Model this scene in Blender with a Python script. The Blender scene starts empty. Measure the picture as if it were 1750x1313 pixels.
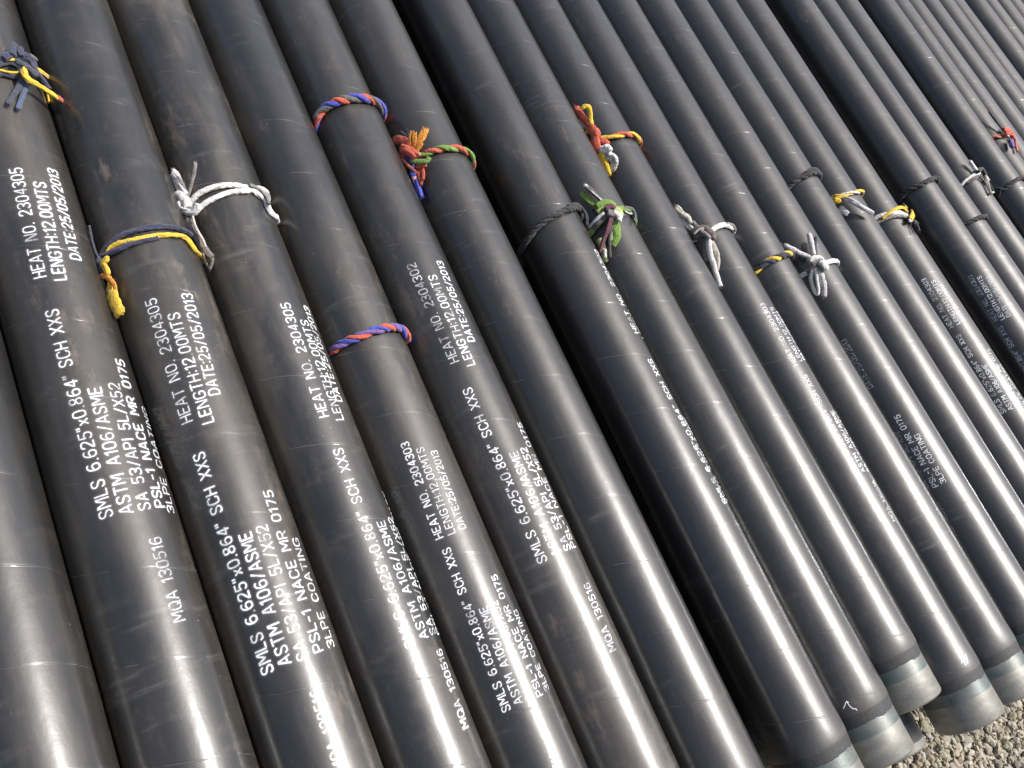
import bpy, bmesh, math, random
from mathutils import Vector, Matrix, noise

random.seed(7)
scene = bpy.context.scene
COL = scene.collection

# ------------------------------------------------------------------ camera
R = 0.087                       # outer radius of a coated pipe (m)
Z_LOW = R                       # axis height of the lower layer, lying on the gravel
Z_TOP = R + 2.15 * R            # axis height of the top layer
CAM_Z = Z_TOP + 1.3751
cam_data = bpy.data.cameras.new('camera')
cam = bpy.data.objects.new('camera', cam_data)
COL.objects.link(cam)
cam_data.sensor_width = 36.0
cam_data.lens = 28.8
cam_data.clip_start = 0.05
cam_data.clip_end = 1000.0
right = Vector((0.79249, -0.40313, 0.45765))
up = Vector((0.18512, 0.87399, 0.44930))
back = Vector((-0.58110, -0.27135, 0.76726))
cam.matrix_world = Matrix(((right.x, up.x, back.x, 0), (right.y, up.y, back.y, 0),
                           (right.z, up.z, back.z, CAM_Z), (0, 0, 0, 1)))
scene.camera = cam

# ------------------------------------------------------------------ sky and sun
SUN_TILT = math.radians(26)     # from the zenith towards +x
sun_dir = Vector((math.sin(SUN_TILT), -0.06, math.cos(SUN_TILT))).normalized()
world = bpy.data.worlds.new('World')
scene.world = world
world.use_nodes = True
wn = world.node_tree.nodes
wl = world.node_tree.links
wn.clear()
sky = wn.new('ShaderNodeTexSky')
sky.sky_type = 'NISHITA'
sky.sun_disc = False
sky.sun_elevation = math.asin(sun_dir.z)
sky.sun_rotation = math.atan2(sun_dir.x, sun_dir.y)
sky.air_density = 0.8
sky.dust_density = 5.0
sky.ozone_density = 0.2
bg = wn.new('ShaderNodeBackground')
bg.inputs['Strength'].default_value = 0.115
wo = wn.new('ShaderNodeOutputWorld')
wl.new(sky.outputs['Color'], bg.inputs['Color'])
wl.new(bg.outputs['Background'], wo.inputs['Surface'])
sd = bpy.data.lights.new('sun', 'SUN')
sd.energy = 4.0
sd.angle = math.radians(0.53)
sd.color = (1.0, 0.99, 0.97)
sun = bpy.data.objects.new('sun', sd)
COL.objects.link(sun)
sun.rotation_euler = (-sun_dir).to_track_quat('-Z', 'Y').to_euler()
sun.location = (2, 0, 8)
vs = scene.view_settings
vs.view_transform = 'Standard'
vs.look = 'None'
vs.exposure = 0.55
vs.gamma = 1.0
scene.cycles.transparent_max_bounces = 32

# ------------------------------------------------------------------ materials
def new_mat(name):
    m = bpy.data.materials.new(name)
    m.use_nodes = True
    nt = m.node_tree
    b = nt.nodes['Principled BSDF']
    return m, nt, b

class G:
    """tiny helper for writing node graphs"""
    def __init__(self, nt):
        self.nt = nt
    def n(self, kind, **kw):
        nd = self.nt.nodes.new(kind)
        for k, v in kw.items():
            setattr(nd, k, v)
        return nd
    def put(self, sock, v):
        if isinstance(v, bpy.types.NodeSocket):
            self.nt.links.new(v, sock)
        else:
            sock.default_value = v
    def math(self, op, a, b=0.0, c=0.0, clamp=False):
        nd = self.n('ShaderNodeMath', operation=op, use_clamp=clamp)
        for s, v in zip(nd.inputs, (a, b, c)):
            self.put(s, v)
        return nd.outputs[0]
    def noise(self, vec, scale, detail=3.0, rough=0.55, w=None):
        nd = self.n('ShaderNodeTexNoise', noise_dimensions='4D' if w is not None else '3D')
        self.put(nd.inputs['Vector'], vec)
        nd.inputs['Scale'].default_value = scale
        nd.inputs['Detail'].default_value = detail
        nd.inputs['Roughness'].default_value = rough
        if w is not None:
            self.put(nd.inputs['W'], w)
        return nd.outputs['Fac']
    def ramp(self, fac, lo, hi, a=0.0, b=1.0):
        nd = self.n('ShaderNodeMapRange', interpolation_type='SMOOTHSTEP')
        self.put(nd.inputs['Value'], fac)
        nd.inputs['From Min'].default_value = lo
        nd.inputs['From Max'].default_value = hi
        self.put(nd.inputs['To Min'], a)
        self.put(nd.inputs['To Max'], b)
        return nd.outputs['Result']
    def mix(self, fac, a, b):
        nd = self.n('ShaderNodeMix', data_type='RGBA')
        self.put(nd.inputs[0], fac)
        self.put(nd.inputs[6], a)
        self.put(nd.inputs[7], b)
        return nd.outputs[2]
    def scale(self, vec, s):
        nd = self.n('ShaderNodeMapping')
        self.put(nd.inputs['Vector'], vec)
        nd.inputs['Scale'].default_value = s
        return nd.outputs['Vector']
    def bump(self, height, dist, strength=1.0, normal=None):
        nd = self.n('ShaderNodeBump')
        self.put(nd.inputs['Height'], height)
        nd.inputs['Distance'].default_value = dist
        nd.inputs['Strength'].default_value = strength
        if normal is not None:
            self.put(nd.inputs['Normal'], normal)
        return nd.outputs['Normal']

def coat_material():
    m, nt, b = new_mat('black_polyethylene_coating')
    g = G(nt)
    tc = g.n('ShaderNodeTexCoord')
    oc = tc.outputs['Object']
    oi = g.n('ShaderNodeObjectInfo')
    rnd = oi.outputs['Random']
    dusty = g.n('ShaderNodeAttribute', attribute_type='OBJECT', attribute_name='dust').outputs['Fac']
    sp = g.n('ShaderNodeSeparateXYZ')
    nt.links.new(oc, sp.inputs[0])
    w = g.math('MULTIPLY', rnd, 37.0)
    # helical overlap of the wound sheet
    ang = g.math('DIVIDE', g.math('ARCTAN2', sp.outputs['X'], sp.outputs['Z']), 2 * math.pi)
    pitch = 0.142
    wob = g.math('MULTIPLY', g.noise(g.scale(oc, (6, 3, 6)), 1.0, 1.0, w=w), 0.12)
    ph = g.math('FRACT', g.math('ADD', g.math('ADD', g.math('DIVIDE', sp.outputs['Y'], pitch), ang), g.math('ADD', rnd, wob)))
    d = g.math('MULTIPLY', g.math('ABSOLUTE', g.math('SUBTRACT', ph, 0.5)), pitch)
    ridge = g.ramp(d, 0.0, 0.0011, 1.0, 0.0)
    step = g.math('MULTIPLY', g.ramp(ph, 0.5, 0.53), g.math('SUBTRACT', 1.0, ph))
    # unevenness of the extruded sheet
    slow = g.noise(g.scale(oc, (9, 5, 9)), 1.0, 2.0, w=w)
    mid = g.noise(g.scale(oc, (40, 26, 40)), 1.0, 3.0, w=w)
    fine = g.noise(oc, 420.0, 2.0, w=w)
    hgt = g.math('ADD', g.math('MULTIPLY', slow, 2.0), g.math('MULTIPLY', mid, 0.48))
    hgt = g.math('ADD', hgt, g.math('MULTIPLY', step, 0.35))
    seam_part = g.ramp(g.noise(g.scale(oc, (22, 4, 22)), 1.0, 2.0, w=w), 0.46, 0.66)
    hgt = g.math('ADD', hgt, g.math('MULTIPLY', g.math('MULTIPLY', ridge, seam_part), 0.27))
    n1 = g.bump(hgt, 0.001, 1.0)
    n2 = g.bump(fine, 0.00004, 1.0, n1)
    # dust, smears, scuffs, painted seam glints
    d1 = g.ramp(g.noise(g.scale(oc, (7, 1.6, 7)), 1.0, 5.0, 0.65, w=w), 0.40, 0.78)
    d2 = g.ramp(g.noise(g.scale(oc, (16, 30, 16)), 1.0, 6.0, 0.7, w=w), 0.5, 0.85)
    smear = g.ramp(g.noise(g.scale(oc, (7, 46, 7)), 1.0, 4.0, 0.6, w=w), 0.56, 0.76)
    smear = g.math('MULTIPLY', smear, g.ramp(g.noise(oc, 3.0, 2.0, w=w), 0.45, 0.65))
    grime = g.ramp(g.noise(g.scale(oc, (24, 9, 24)), 1.0, 7.0, 0.72, w=w), 0.52, 0.68)
    grime = g.math('MULTIPLY', g.math('MULTIPLY', grime, g.ramp(g.noise(g.scale(oc, (8, 1.3, 8)), 1.0, 2.0, w=w), 0.48, 0.66)), dusty, clamp=True)
    dust = g.math('MULTIPLY', g.math('ADD', g.math('MULTIPLY', d1, 0.75), g.math('MULTIPLY', d2, 0.45)), dusty, clamp=True)
    sn = g.n('ShaderNodeTexNoise', noise_dimensions='3D')
    nt.links.new(g.scale(oc, (260, 22, 260)), sn.inputs['Vector'])
    sn.inputs['Scale'].default_value = 1.0
    sn.inputs['Detail'].default_value = 1.0
    sn.inputs['Distortion'].default_value = 2.5
    scr = g.ramp(sn.outputs['Fac'], 0.735, 0.78)
    vor = g.n('ShaderNodeTexVoronoi', feature='F1')
    nt.links.new(oc, vor.inputs['Vector'])
    vor.inputs['Scale'].default_value = 55.0
    speck = g.math('MULTIPLY', g.ramp(vor.outputs['Distance'], 0.03, 0.07, 1.0, 0.0), g.ramp(g.noise(oc, 9.0, 2.0, w=w), 0.55, 0.65))
    col = g.mix(dust, (0.0125, 0.0128, 0.0128, 1), (0.066, 0.055, 0.042, 1))
    col = g.mix(g.math('MULTIPLY', grime, 0.7), col, (0.115, 0.085, 0.060, 1))
    col = g.mix(g.math('MULTIPLY', smear, 0.30), col, (0.16, 0.15, 0.14, 1))
    seam_glint = g.math('MULTIPLY', g.math('MULTIPLY', ridge, seam_part), 0.22)  # glints along the seam ridges, painted into the base colour as pale ticks
    col = g.mix(seam_glint, col, (0.30, 0.30, 0.30, 1))
    col = g.mix(g.math('MULTIPLY', scr, 0.14), col, (0.22, 0.21, 0.20, 1))
    col = g.mix(g.math('MULTIPLY', speck, 0.6), col, (0.32, 0.30, 0.27, 1))
    nt.links.new(col, b.inputs['Base Color'])
    rg = g.math('ADD', 0.20, g.math('MULTIPLY', dust, 0.26))
    rg = g.math('ADD', rg, g.math('MULTIPLY', smear, 0.12))
    rg = g.math('ADD', rg, g.math('MULTIPLY', grime, 0.25))
    rg = g.math('ADD', rg, g.ramp(sp.outputs['Y'], 0.118, 0.185, 0.30, 0.0))
    rg = g.math('ADD', rg, g.math('MULTIPLY', g.math('SUBTRACT', slow, 0.5), 0.10))
    rg = g.math('ADD', rg, g.math('MULTIPLY', g.math('SUBTRACT', mid, 0.5), 0.10))
    # hazy gloss: a broad sheen from the chalked skin under a thin polished layer
    nt.links.new(g.math('ADD', rg, 0.24), b.inputs['Roughness'])
    b.inputs['IOR'].default_value = 1.53
    nt.links.new(n2, b.inputs['Normal'])
    b.inputs['Coat Weight'].default_value = 0.8
    b.inputs['Coat IOR'].default_value = 1.5
    nt.links.new(g.math('SUBTRACT', rg, 0.02), b.inputs['Coat Roughness'])
    nt.links.new(n2, b.inputs['Coat Normal'])
    return m

def plain(name, col, rough=0.6, metal=0.0, var=0.25, scale=60.0, bump=0.0004, bscale=140.0):
    m, nt, b = new_mat(name)
    g = G(nt)
    oc = g.n('ShaderNodeTexCoord').outputs['Object']
    f = g.noise(oc, scale, 4.0, 0.6)
    a = tuple(c * (1 - var) for c in col) + (1,)
    z = tuple(min(1, c * (1 + var)) for c in col) + (1,)
    nt.links.new(g.mix(g.ramp(f, 0.3, 0.7), a, z), b.inputs['Base Color'])
    b.inputs['Roughness'].default_value = rough
    b.inputs['Metallic'].default_value = metal
    if bump:
        nt.links.new(g.bump(g.noise(oc, bscale, 4.0, 0.6), bump), b.inputs['Normal'])
    return m

def cloth(name, col, dirt=0.25):
    """woven cloth strip of the slings: thread relief, soiled patches, slight sheen"""
    m, nt, b = new_mat('cloth_' + name)
    g = G(nt)
    oc = g.n('ShaderNodeTexCoord').outputs['Object']
    f = g.noise(oc, 90.0, 4.0, 0.6)
    soil = g.ramp(f, 0.42, 0.72)
    tone = g.noise(oc, 260.0, 3.0, 0.6)
    c1 = g.mix(g.ramp(tone, 0.3, 0.7), tuple(c * 0.8 for c in col) + (1,), tuple(min(1, c * 1.15) for c in col) + (1,))
    c1 = g.mix(g.ramp(g.noise(oc, 35.0, 2.0), 0.35, 0.65, 0.0, 0.35), c1, tuple(c * 0.55 for c in col) + (1,))
    c2 = g.mix(g.math('MULTIPLY', soil, min(1.0, dirt * 1.7)), c1, (0.075, 0.062, 0.05, 1))
    nt.links.new(c2, b.inputs['Base Color'])
    b.inputs['Roughness'].default_value = 0.85
    b.inputs['Sheen Weight'].default_value = 0.15
    h = g.math('ADD', g.noise(oc, 900.0, 2.0), g.math('MULTIPLY', g.noise(oc, 220.0, 3.0), 2.0))
    nt.links.new(g.bump(h, 0.0014, 1.0), b.inputs['Normal'])
    return m

def steel_material():
    m, nt, b = new_mat('varnished_bare_steel')
    g = G(nt)
    oc = g.n('ShaderNodeTexCoord').outputs['Object']
    rnd = g.n('ShaderNodeObjectInfo').outputs['Random']
    w = g.math('MULTIPLY', rnd, 21.0)
    sp = g.n('ShaderNodeSeparateXYZ')
    nt.links.new(oc, sp.inputs[0])
    a = g.noise(g.scale(oc, (14, 40, 14)), 1.0, 5.0, 0.65, w=w)
    f = g.noise(oc, 300.0, 4.0, 0.7, w=w)
    col = g.mix(g.ramp(a, 0.35, 0.68), (0.145, 0.145, 0.132, 1), (0.220, 0.212, 0.185, 1))
    col = g.mix(g.math('MULTIPLY', g.ramp(f, 0.45, 0.8), 0.4), col, (0.27, 0.255, 0.22, 1))
    rust = g.math('MULTIPLY', g.ramp(g.noise(oc, 95.0, 6.0, 0.7, w=w), 0.62, 0.72), g.ramp(sp.outputs['Y'], 0.0, 0.06, 0.6, 0.05))
    col = g.mix(rust, col, (0.12, 0.065, 0.032, 1))
    nt.links.new(col, b.inputs['Base Color'])
    b.inputs['Metallic'].default_value = 0.5
    nt.links.new(g.ramp(f, 0.2, 0.8, 0.42, 0.62), b.inputs['Roughness'])
    nt.links.new(g.bump(g.math('ADD', f, g.math('MULTIPLY', a, 2.0)), 0.0005, 0.7), b.inputs['Normal'])
    return m

def primer_material():
    m, nt, b = new_mat('teal_epoxy_primer')
    g = G(nt)
    oc = g.n('ShaderNodeTexCoord').outputs['Object']
    rnd = g.n('ShaderNodeObjectInfo').outputs['Random']
    w = g.math('MULTIPLY', rnd, 21.0)
    a = g.noise(g.scale(oc, (18, 30, 18)), 1.0, 4.0, 0.6, w=w)
    f = g.noise(oc, 300.0, 4.0, 0.7, w=w)
    col = g.mix(g.ramp(a, 0.38, 0.62), (0.120, 0.124, 0.114, 1), (0.070, 0.092, 0.088, 1))
    nt.links.new(col, b.inputs['Base Color'])
    b.inputs['Metallic'].default_value = 0.25
    nt.links.new(g.ramp(f, 0.2, 0.8, 0.38, 0.55), b.inputs['Roughness'])
    nt.links.new(g.bump(f, 0.0004, 0.7), b.inputs['Normal'])
    return m

def paint_material(name='white_stencil_paint', col=(0.80, 0.81, 0.84), worn=1.0):
    m, nt, b = new_mat(name)
    g = G(nt)
    oc = g.n('ShaderNodeTexCoord').outputs['Object']
    cov = g.n('ShaderNodeAttribute', attribute_type='GEOMETRY', attribute_name='cov').outputs['Fac']
    f = g.noise(oc, 210.0, 3.0, 0.6)
    f2 = g.noise(oc, 900.0, 2.0, 0.6)
    f3 = g.noise(oc, 38.0, 3.0, 0.6)
    wear = g.math('ADD', g.math('MULTIPLY', g.math('SUBTRACT', f, 0.52), 1.0), g.math('MULTIPLY', g.math('SUBTRACT', f2, 0.5), 0.8))
    wear = g.math('ADD', wear, g.math('MULTIPLY', g.math('SUBTRACT', f3, 0.55), 1.2))
    al = g.math('ADD', cov, g.math('MULTIPLY', g.math('MULTIPLY', wear, worn), g.ramp(cov, 0.02, 0.5)), clamp=True)
    nt.links.new(al, b.inputs['Alpha'])
    b.inputs['Base Color'].default_value = col + (1,)
    b.inputs['Roughness'].default_value = 0.6
    return m

def gravel_material():
    m, nt, b = new_mat('limestone_gravel')
    g = G(nt)
    geo = g.n('ShaderNodeNewGeometry')
    r = geo.outputs['Random Per Island']
    oc = g.n('ShaderNodeTexCoord').outputs['Object']
    cr = g.n('ShaderNodeValToRGB')
    e = cr.color_ramp.elements
    e[0].position, e[0].color = 0.0, (0.25, 0.225, 0.18, 1)
    e[1].position, e[1].color = 1.0, (0.33, 0.30, 0.24, 1)
    for p, c in ((0.15, (0.38, 0.345, 0.28, 1)), (0.35, (0.27, 0.225, 0.15, 1)), (0.5, (0.14, 0.135, 0.125, 1)), (0.62, (0.43, 0.40, 0.335, 1)), (0.75, (0.20, 0.19, 0.13, 1)), (0.88, (0.30, 0.265, 0.19, 1))):
        q = e.new(p)
        q.color = c
    nt.links.new(r, cr.inputs[0])
    f = g.noise(oc, 130.0, 5.0, 0.65)
    col = g.mix(g.ramp(f, 0.35, 0.75, 0.0, 0.35), cr.outputs[0], (0.18, 0.155, 0.115, 1))
    nt.links.new(col, b.inputs['Base Color'])
    b.inputs['Roughness'].default_value = 0.9
    nt.links.new(g.bump(g.noise(oc, 380.0, 4.0, 0.65), 0.0015, 0.8), b.inputs['Normal'])
    return m

def ground_material():
    m, nt, b = new_mat('gravel_ground')
    g = G(nt)
    oc = g.n('ShaderNodeTexCoord').outputs['Object']
    v = g.n('ShaderNodeTexVoronoi', feature='F1')
    nt.links.new(oc, v.inputs['Vector'])
    v.inputs['Scale'].default_value = 55.0
    hs = g.n('ShaderNodeSeparateColor')
    nt.links.new(v.outputs['Color'], hs.inputs[0])
    c1 = g.mix(hs.outputs[0], (0.24, 0.21, 0.16, 1), (0.45, 0.41, 0.34, 1))
    c2 = g.mix(g.ramp(g.noise(oc, 1.4, 5.0), 0.3, 0.7, 0.0, 0.35), c1, (0.23, 0.21, 0.15, 1))
    nt.links.new(c2, b.inputs['Base Color'])
    b.inputs['Roughness'].default_value = 0.95
    nt.links.new(g.bump(v.outputs['Distance'], 0.02, 1.0), b.inputs['Normal'])
    return m

M_COAT = coat_material()
M_EDGE = plain('matt_coating_cutback', (0.024, 0.0245, 0.024), 0.66, 0.0, 0.3, 150.0, 0.0006, 500.0)
M_PRIMER = primer_material()
M_STEEL = steel_material()
M_PAINT = paint_material()
M_CHALK = paint_material('white_chalk', (0.85, 0.85, 0.86), 0.25)
M_WOOD = plain('timber', (0.30, 0.21, 0.13), 0.85, 0.0, 0.3, 12.0)
CLOTH = {k: cloth(k, c, d) for k, c, d in (
    ('navy', (0.030, 0.037, 0.078), .25), ('slate', (0.047, 0.051, 0.080), .25), ('blue_grey', (0.06, 0.095, 0.17), .3),
    ('blue', (0.06, 0.07, 0.42), .2), ('dark_blue', (0.05, 0.04, 0.22), .2), ('purple', (0.18, 0.10, 0.33), .2),
    ('red', (0.58, 0.10, 0.05), .14), ('pale_red', (0.68, 0.20, 0.13), .12), ('pink', (0.70, 0.36, 0.34), .1), ('orange', (0.80, 0.30, 0.03), .1),
    ('yellow', (0.80, 0.52, 0.035), .12), ('green', (0.17, 0.29, 0.045), .2), ('lime', (0.40, 0.47, 0.15), .25),
    ('white', (0.80, 0.775, 0.73), .14), ('cream', (0.56, 0.52, 0.43), .3), ('pale', (0.60, 0.57, 0.57), .22),
    ('warm_grey', (0.25, 0.225, 0.205), .35), ('brown_grey', (0.15, 0.125, 0.12), .3), ('grey', (0.115, 0.115, 0.112), .3),
    ('maroon', (0.115, 0.028, 0.048), .2), ('brown', (0.11, 0.065, 0.045), .3), ('charcoal', (0.036, 0.036, 0.038), .2), ('black', (0.020, 0.020, 0.022), .3))}

# ------------------------------------------------------------------ helpers
def link(name, mesh, mat=None, parent=None):
    o = bpy.data.objects.new(name, mesh)
    COL.objects.link(o)
    if mat and not mesh.materials:
        mesh.materials.append(mat)
    if parent:
        o.parent = parent
    return o

def tag(o, label, cat, group=None, kind=None):
    if label:
        o['label'] = label
    if cat:
        o['category'] = cat
    if group:
        o['group'] = group
    if kind:
        o['kind'] = kind
    return o

def mesh_of(name, verts, faces, smooth=True):
    me = bpy.data.meshes.new(name)
    me.from_pydata(verts, [], faces)
    if smooth:
        me.polygons.foreach_set('use_smooth', [True] * len(me.polygons))
    me.update()
    return me

def revolve(name, prof, seg=96):
    """prof: list of (radius, y) turned round the y axis; outside is to the left of the walk"""
    vs_, fs = [], []
    for r, y in prof:
        for k in range(seg):
            a = 2 * math.pi * k / seg
            vs_.append((r * math.sin(a), y, r * math.cos(a)))
    for j in range(len(prof) - 1):
        for k in range(seg):
            k2 = (k + 1) % seg
            fs.append((j * seg + k, j * seg + k2, (j + 1) * seg + k2, (j + 1) * seg + k))
    return mesh_of(name, vs_, fs)

# ------------------------------------------------------------------ ground
gm = mesh_of('ground', [(-400, -400, 0), (400, -400, 0), (400, 400, 0), (-400, 400, 0)], [(0, 1, 2, 3)], False)
ground = link('ground', gm, ground_material())
ground['kind'] = 'structure'

# ------------------------------------------------------------------ pipes
LENGTH = 12.0
CUT = 0.107
coat_mesh = revolve('coating', [(R, LENGTH - CUT), (R, 6.0), (R, 0.2), (R, CUT + 0.060), (R + 0.0006, CUT + 0.030), (R + 0.0004, CUT + 0.016), (R - 0.0004, CUT + 0.012)])
edge_mesh = revolve('coating_edge', [(R - 0.0004, CUT + 0.0125), (R - 0.0006, CUT + 0.008), (R - 0.0028, CUT - 0.010), (R - 0.0034, CUT - 0.013)])
RS = R - 0.0034
for k, v in enumerate(edge_mesh.vertices):          # the cutback was ground by hand: ragged lower edge
    if k >= 2 * 96:
        a = 2 * math.pi * (k % 96) / 96
        v.co.y += 0.0035 * noise.noise(Vector((math.sin(a) * 3, math.cos(a) * 3, 1.7))) + 0.0022 * noise.noise(Vector((math.sin(a) * 14, math.cos(a) * 14, 5.1)))
primer_mesh = revolve('primer_band', [(RS + 0.0002, CUT - 0.008), (RS + 0.0002, CUT - 0.040)])
bare_mesh = revolve('bare_end', [(RS, CUT - 0.030), (RS, 0.0075), (RS - 0.0008, 0.0058), (RS - 0.0022, 0.0044), (RS - 0.0062, 0.0022), (RS - 0.0150, 0.0004), (RS - 0.0165, 0.0), (RS - 0.0200, 0.0), (RS - 0.0205, 0.003), (RS - 0.0205, 2.0), (RS - 0.0205, LENGTH - 0.003),
                                   (RS - 0.0200, LENGTH), (RS - 0.0165, LENGTH), (RS - 0.0015, LENGTH - 0.0135), (RS, LENGTH - 0.016), (RS, LENGTH - CUT - 0.002), (R, LENGTH - CUT)])

def make_pipe(x, z, tip, label, dust, group=None):
    e = bpy.data.objects.new('coated_steel_pipe', None)
    COL.objects.link(e)
    e.empty_display_size = 0.1
    e.location = (x, tip, z)
    tag(e, label, 'pipe', group)
    rot = random.uniform(0, 2 * math.pi)
    for nm, me, mt in (('coating', coat_mesh, M_COAT), ('coating_edge', edge_mesh, M_EDGE), ('primer_band', primer_mesh, M_PRIMER), ('bare_end', bare_mesh, M_STEEL)):
        o = link(nm, me, mt, e)
        o.rotation_euler = (0, rot, 0)
        o['dust'] = dust
    return e

PX = [0.0441, 0.219, 0.3938, 0.5687, 0.7436, 0.9184, 1.0968, 1.3478, 1.5248, 1.7033, 1.8831, 2.0649, 2.2479, 2.4297, 2.6096, 2.7882,
      3.1675, 3.3448, 3.5224, 3.8395, 4.0144, 4.1892, 4.3641, 4.539, 4.7139, 4.9478, 5.1236, 5.2996, 5.4760, 5.6520, 5.8290, 6.0050, 6.1820, 6.3590]
PZ = [0.0072, -0.0037, -0.0028, -0.0103, -0.0168, -0.007, 0.0028, 0.0003, -0.0037, -0.0043, -0.0064, -0.0043, 0.0051, 0.0078, 0.0057, 0.0079,
      -0.0016, -0.001, 0.0055, 0.0151, 0.0045, -0.0058, -0.0011, 0.0003, -0.0116, 0.0028, -0.0018, 0.0023, 0.0, 0.003, -0.002, 0.001, 0.002, -0.001]
TIP = {7: -0.565, 8: -0.556, 9: -0.506, 10: -0.626, 11: -0.637}
LABELS = [
    'plain black pipe with no rope or lettering, beside the pipe with the red-tipped yellow tail',
    'black pipe carrying the navy knot whose yellow tail is tipped red',
    'black pipe under the flat navy and yellow rope, heat number 2304305 in white stencil',
    'black pipe tied with the knotted white cloth rope with long grey tail',
    'black pipe ringed by the twisted blue, purple and red rope, small white stencil lettering',
    'black pipe ringed by the twisted blue, grey and red rope',
    'unlettered black pipe tied with the red and green rope with orange frayed cloth',
    'black pipe beside the gap with black rope slung across it and stencil lettering',
    'black pipe tied with the green, white and maroon cloth knot',
    'black pipe tied with the red, yellow and white cloth knot',
    'black pipe tied with the grey-brown and white cloth knot with hanging white tails',
    'black pipe ringed by the twisted yellow and navy rope',
    'black pipe tied with the white knot that has two tails standing up',
    'black pipe ringed by black rope, next to the yellow and white rope with straight tail',
    'black pipe ringed by the yellow and white rope with a straight white tail',
    'black pipe with stencil, under the yellow and white rope with a bristly brown knot',
    'black pipe across the gap with stencil and a black rope, opposite the bristly brown knot',
    'black pipe with a thin black rope between two gaps, middle of its three',
    'black pipe ringed by the small white and black corded rope with hanging ends',
    'black pipe with black rope, beside the pipe with the red and purple knot',
    'black pipe tied with the small red knot with purple cloth and black cord',
    'first plain black pipe beyond the one with the red and purple knot',
    'second plain black pipe beyond the one with the red and purple knot',
    'third plain black pipe beyond the one with the red and purple knot',
    'fourth plain black pipe beyond the red and purple knot, at the edge of a gap',
    'first plain black pipe across the last narrow gap',
    'second plain black pipe across the last narrow gap',
    'third plain black pipe across the last narrow gap',
    'fourth plain black pipe across the last narrow gap',
    'fifth plain black pipe across the last narrow gap',
    'sixth plain black pipe across the last narrow gap',
    'seventh plain black pipe across the last narrow gap',
    'eighth plain black pipe across the last narrow gap',
    'ninth plain black pipe across the last narrow gap',
]
PIPES = []
rt = random.Random(3)
for i, (x, dz) in enumerate(zip(PX, PZ)):
    tip = TIP.get(i, -0.58 - rt.uniform(0, 0.14))
    dust = (1.35 if i in (2, 3) else (0.9 if i < 6 else (0.5 if i < 9 else 0.4))) * rt.uniform(0.8, 1.25)
    PIPES.append(make_pipe(x, Z_TOP + dz, tip, LABELS[i], dust, 'pipes of the top layer'))

LOWER = [(a + b) / 2 for a, b in zip(PX[:-1], PX[1:])]
LOW_PIPES = {}
LOW_LABELS = {6: 'lower pipe with faint stencil in the shaded gap beside the black-roped lettered pipe',
              9: 'lower pipe whose steel end pokes out over the gravel between two top pipe ends',
              15: 'lower pipe in the dark gap next to the bristly brown knot',
              18: 'lower pipe in the dark gap next to the white and black cord knot',
              24: 'lower pipe in the narrow gap past the red and purple knot'}
for i, x in enumerate(LOWER):
    tip = -0.645 if i == 9 else -0.50 + rt.uniform(-0.05, 0.05)
    LOW_PIPES[i] = make_pipe(x, Z_LOW, tip, LOW_LABELS.get(i, 'black coated pipe of the lower layer, hidden under the closed rows of top pipes'), 0.5, 'pipes of the lower layer')

# thin timber strips between the two layers
for y, nm in ((3.1, 'near'), (6.2, 'middle'), (9.6, 'far')):
    bm = bmesh.new()
    bmesh.ops.create_cube(bm, size=1.0)
    for v in bm.verts:
        v.co = Vector((v.co.x * 6.5, v.co.y * 0.09, v.co.z * 0.0125))
    bmesh.ops.bevel(bm, geom=bm.edges[:], offset=0.002, segments=1, affect='EDGES')
    me = bpy.data.meshes.new('timber_strip')
    bm.to_mesh(me)
    bm.free()
    o = link('timber_strip', me, M_WOOD)
    o.location = (3.2, y, Z_LOW + R + 0.0066)
    tag(o, 'flat timber strip between the two layers of pipes', 'timber', 'timber strips between the layers')

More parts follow.
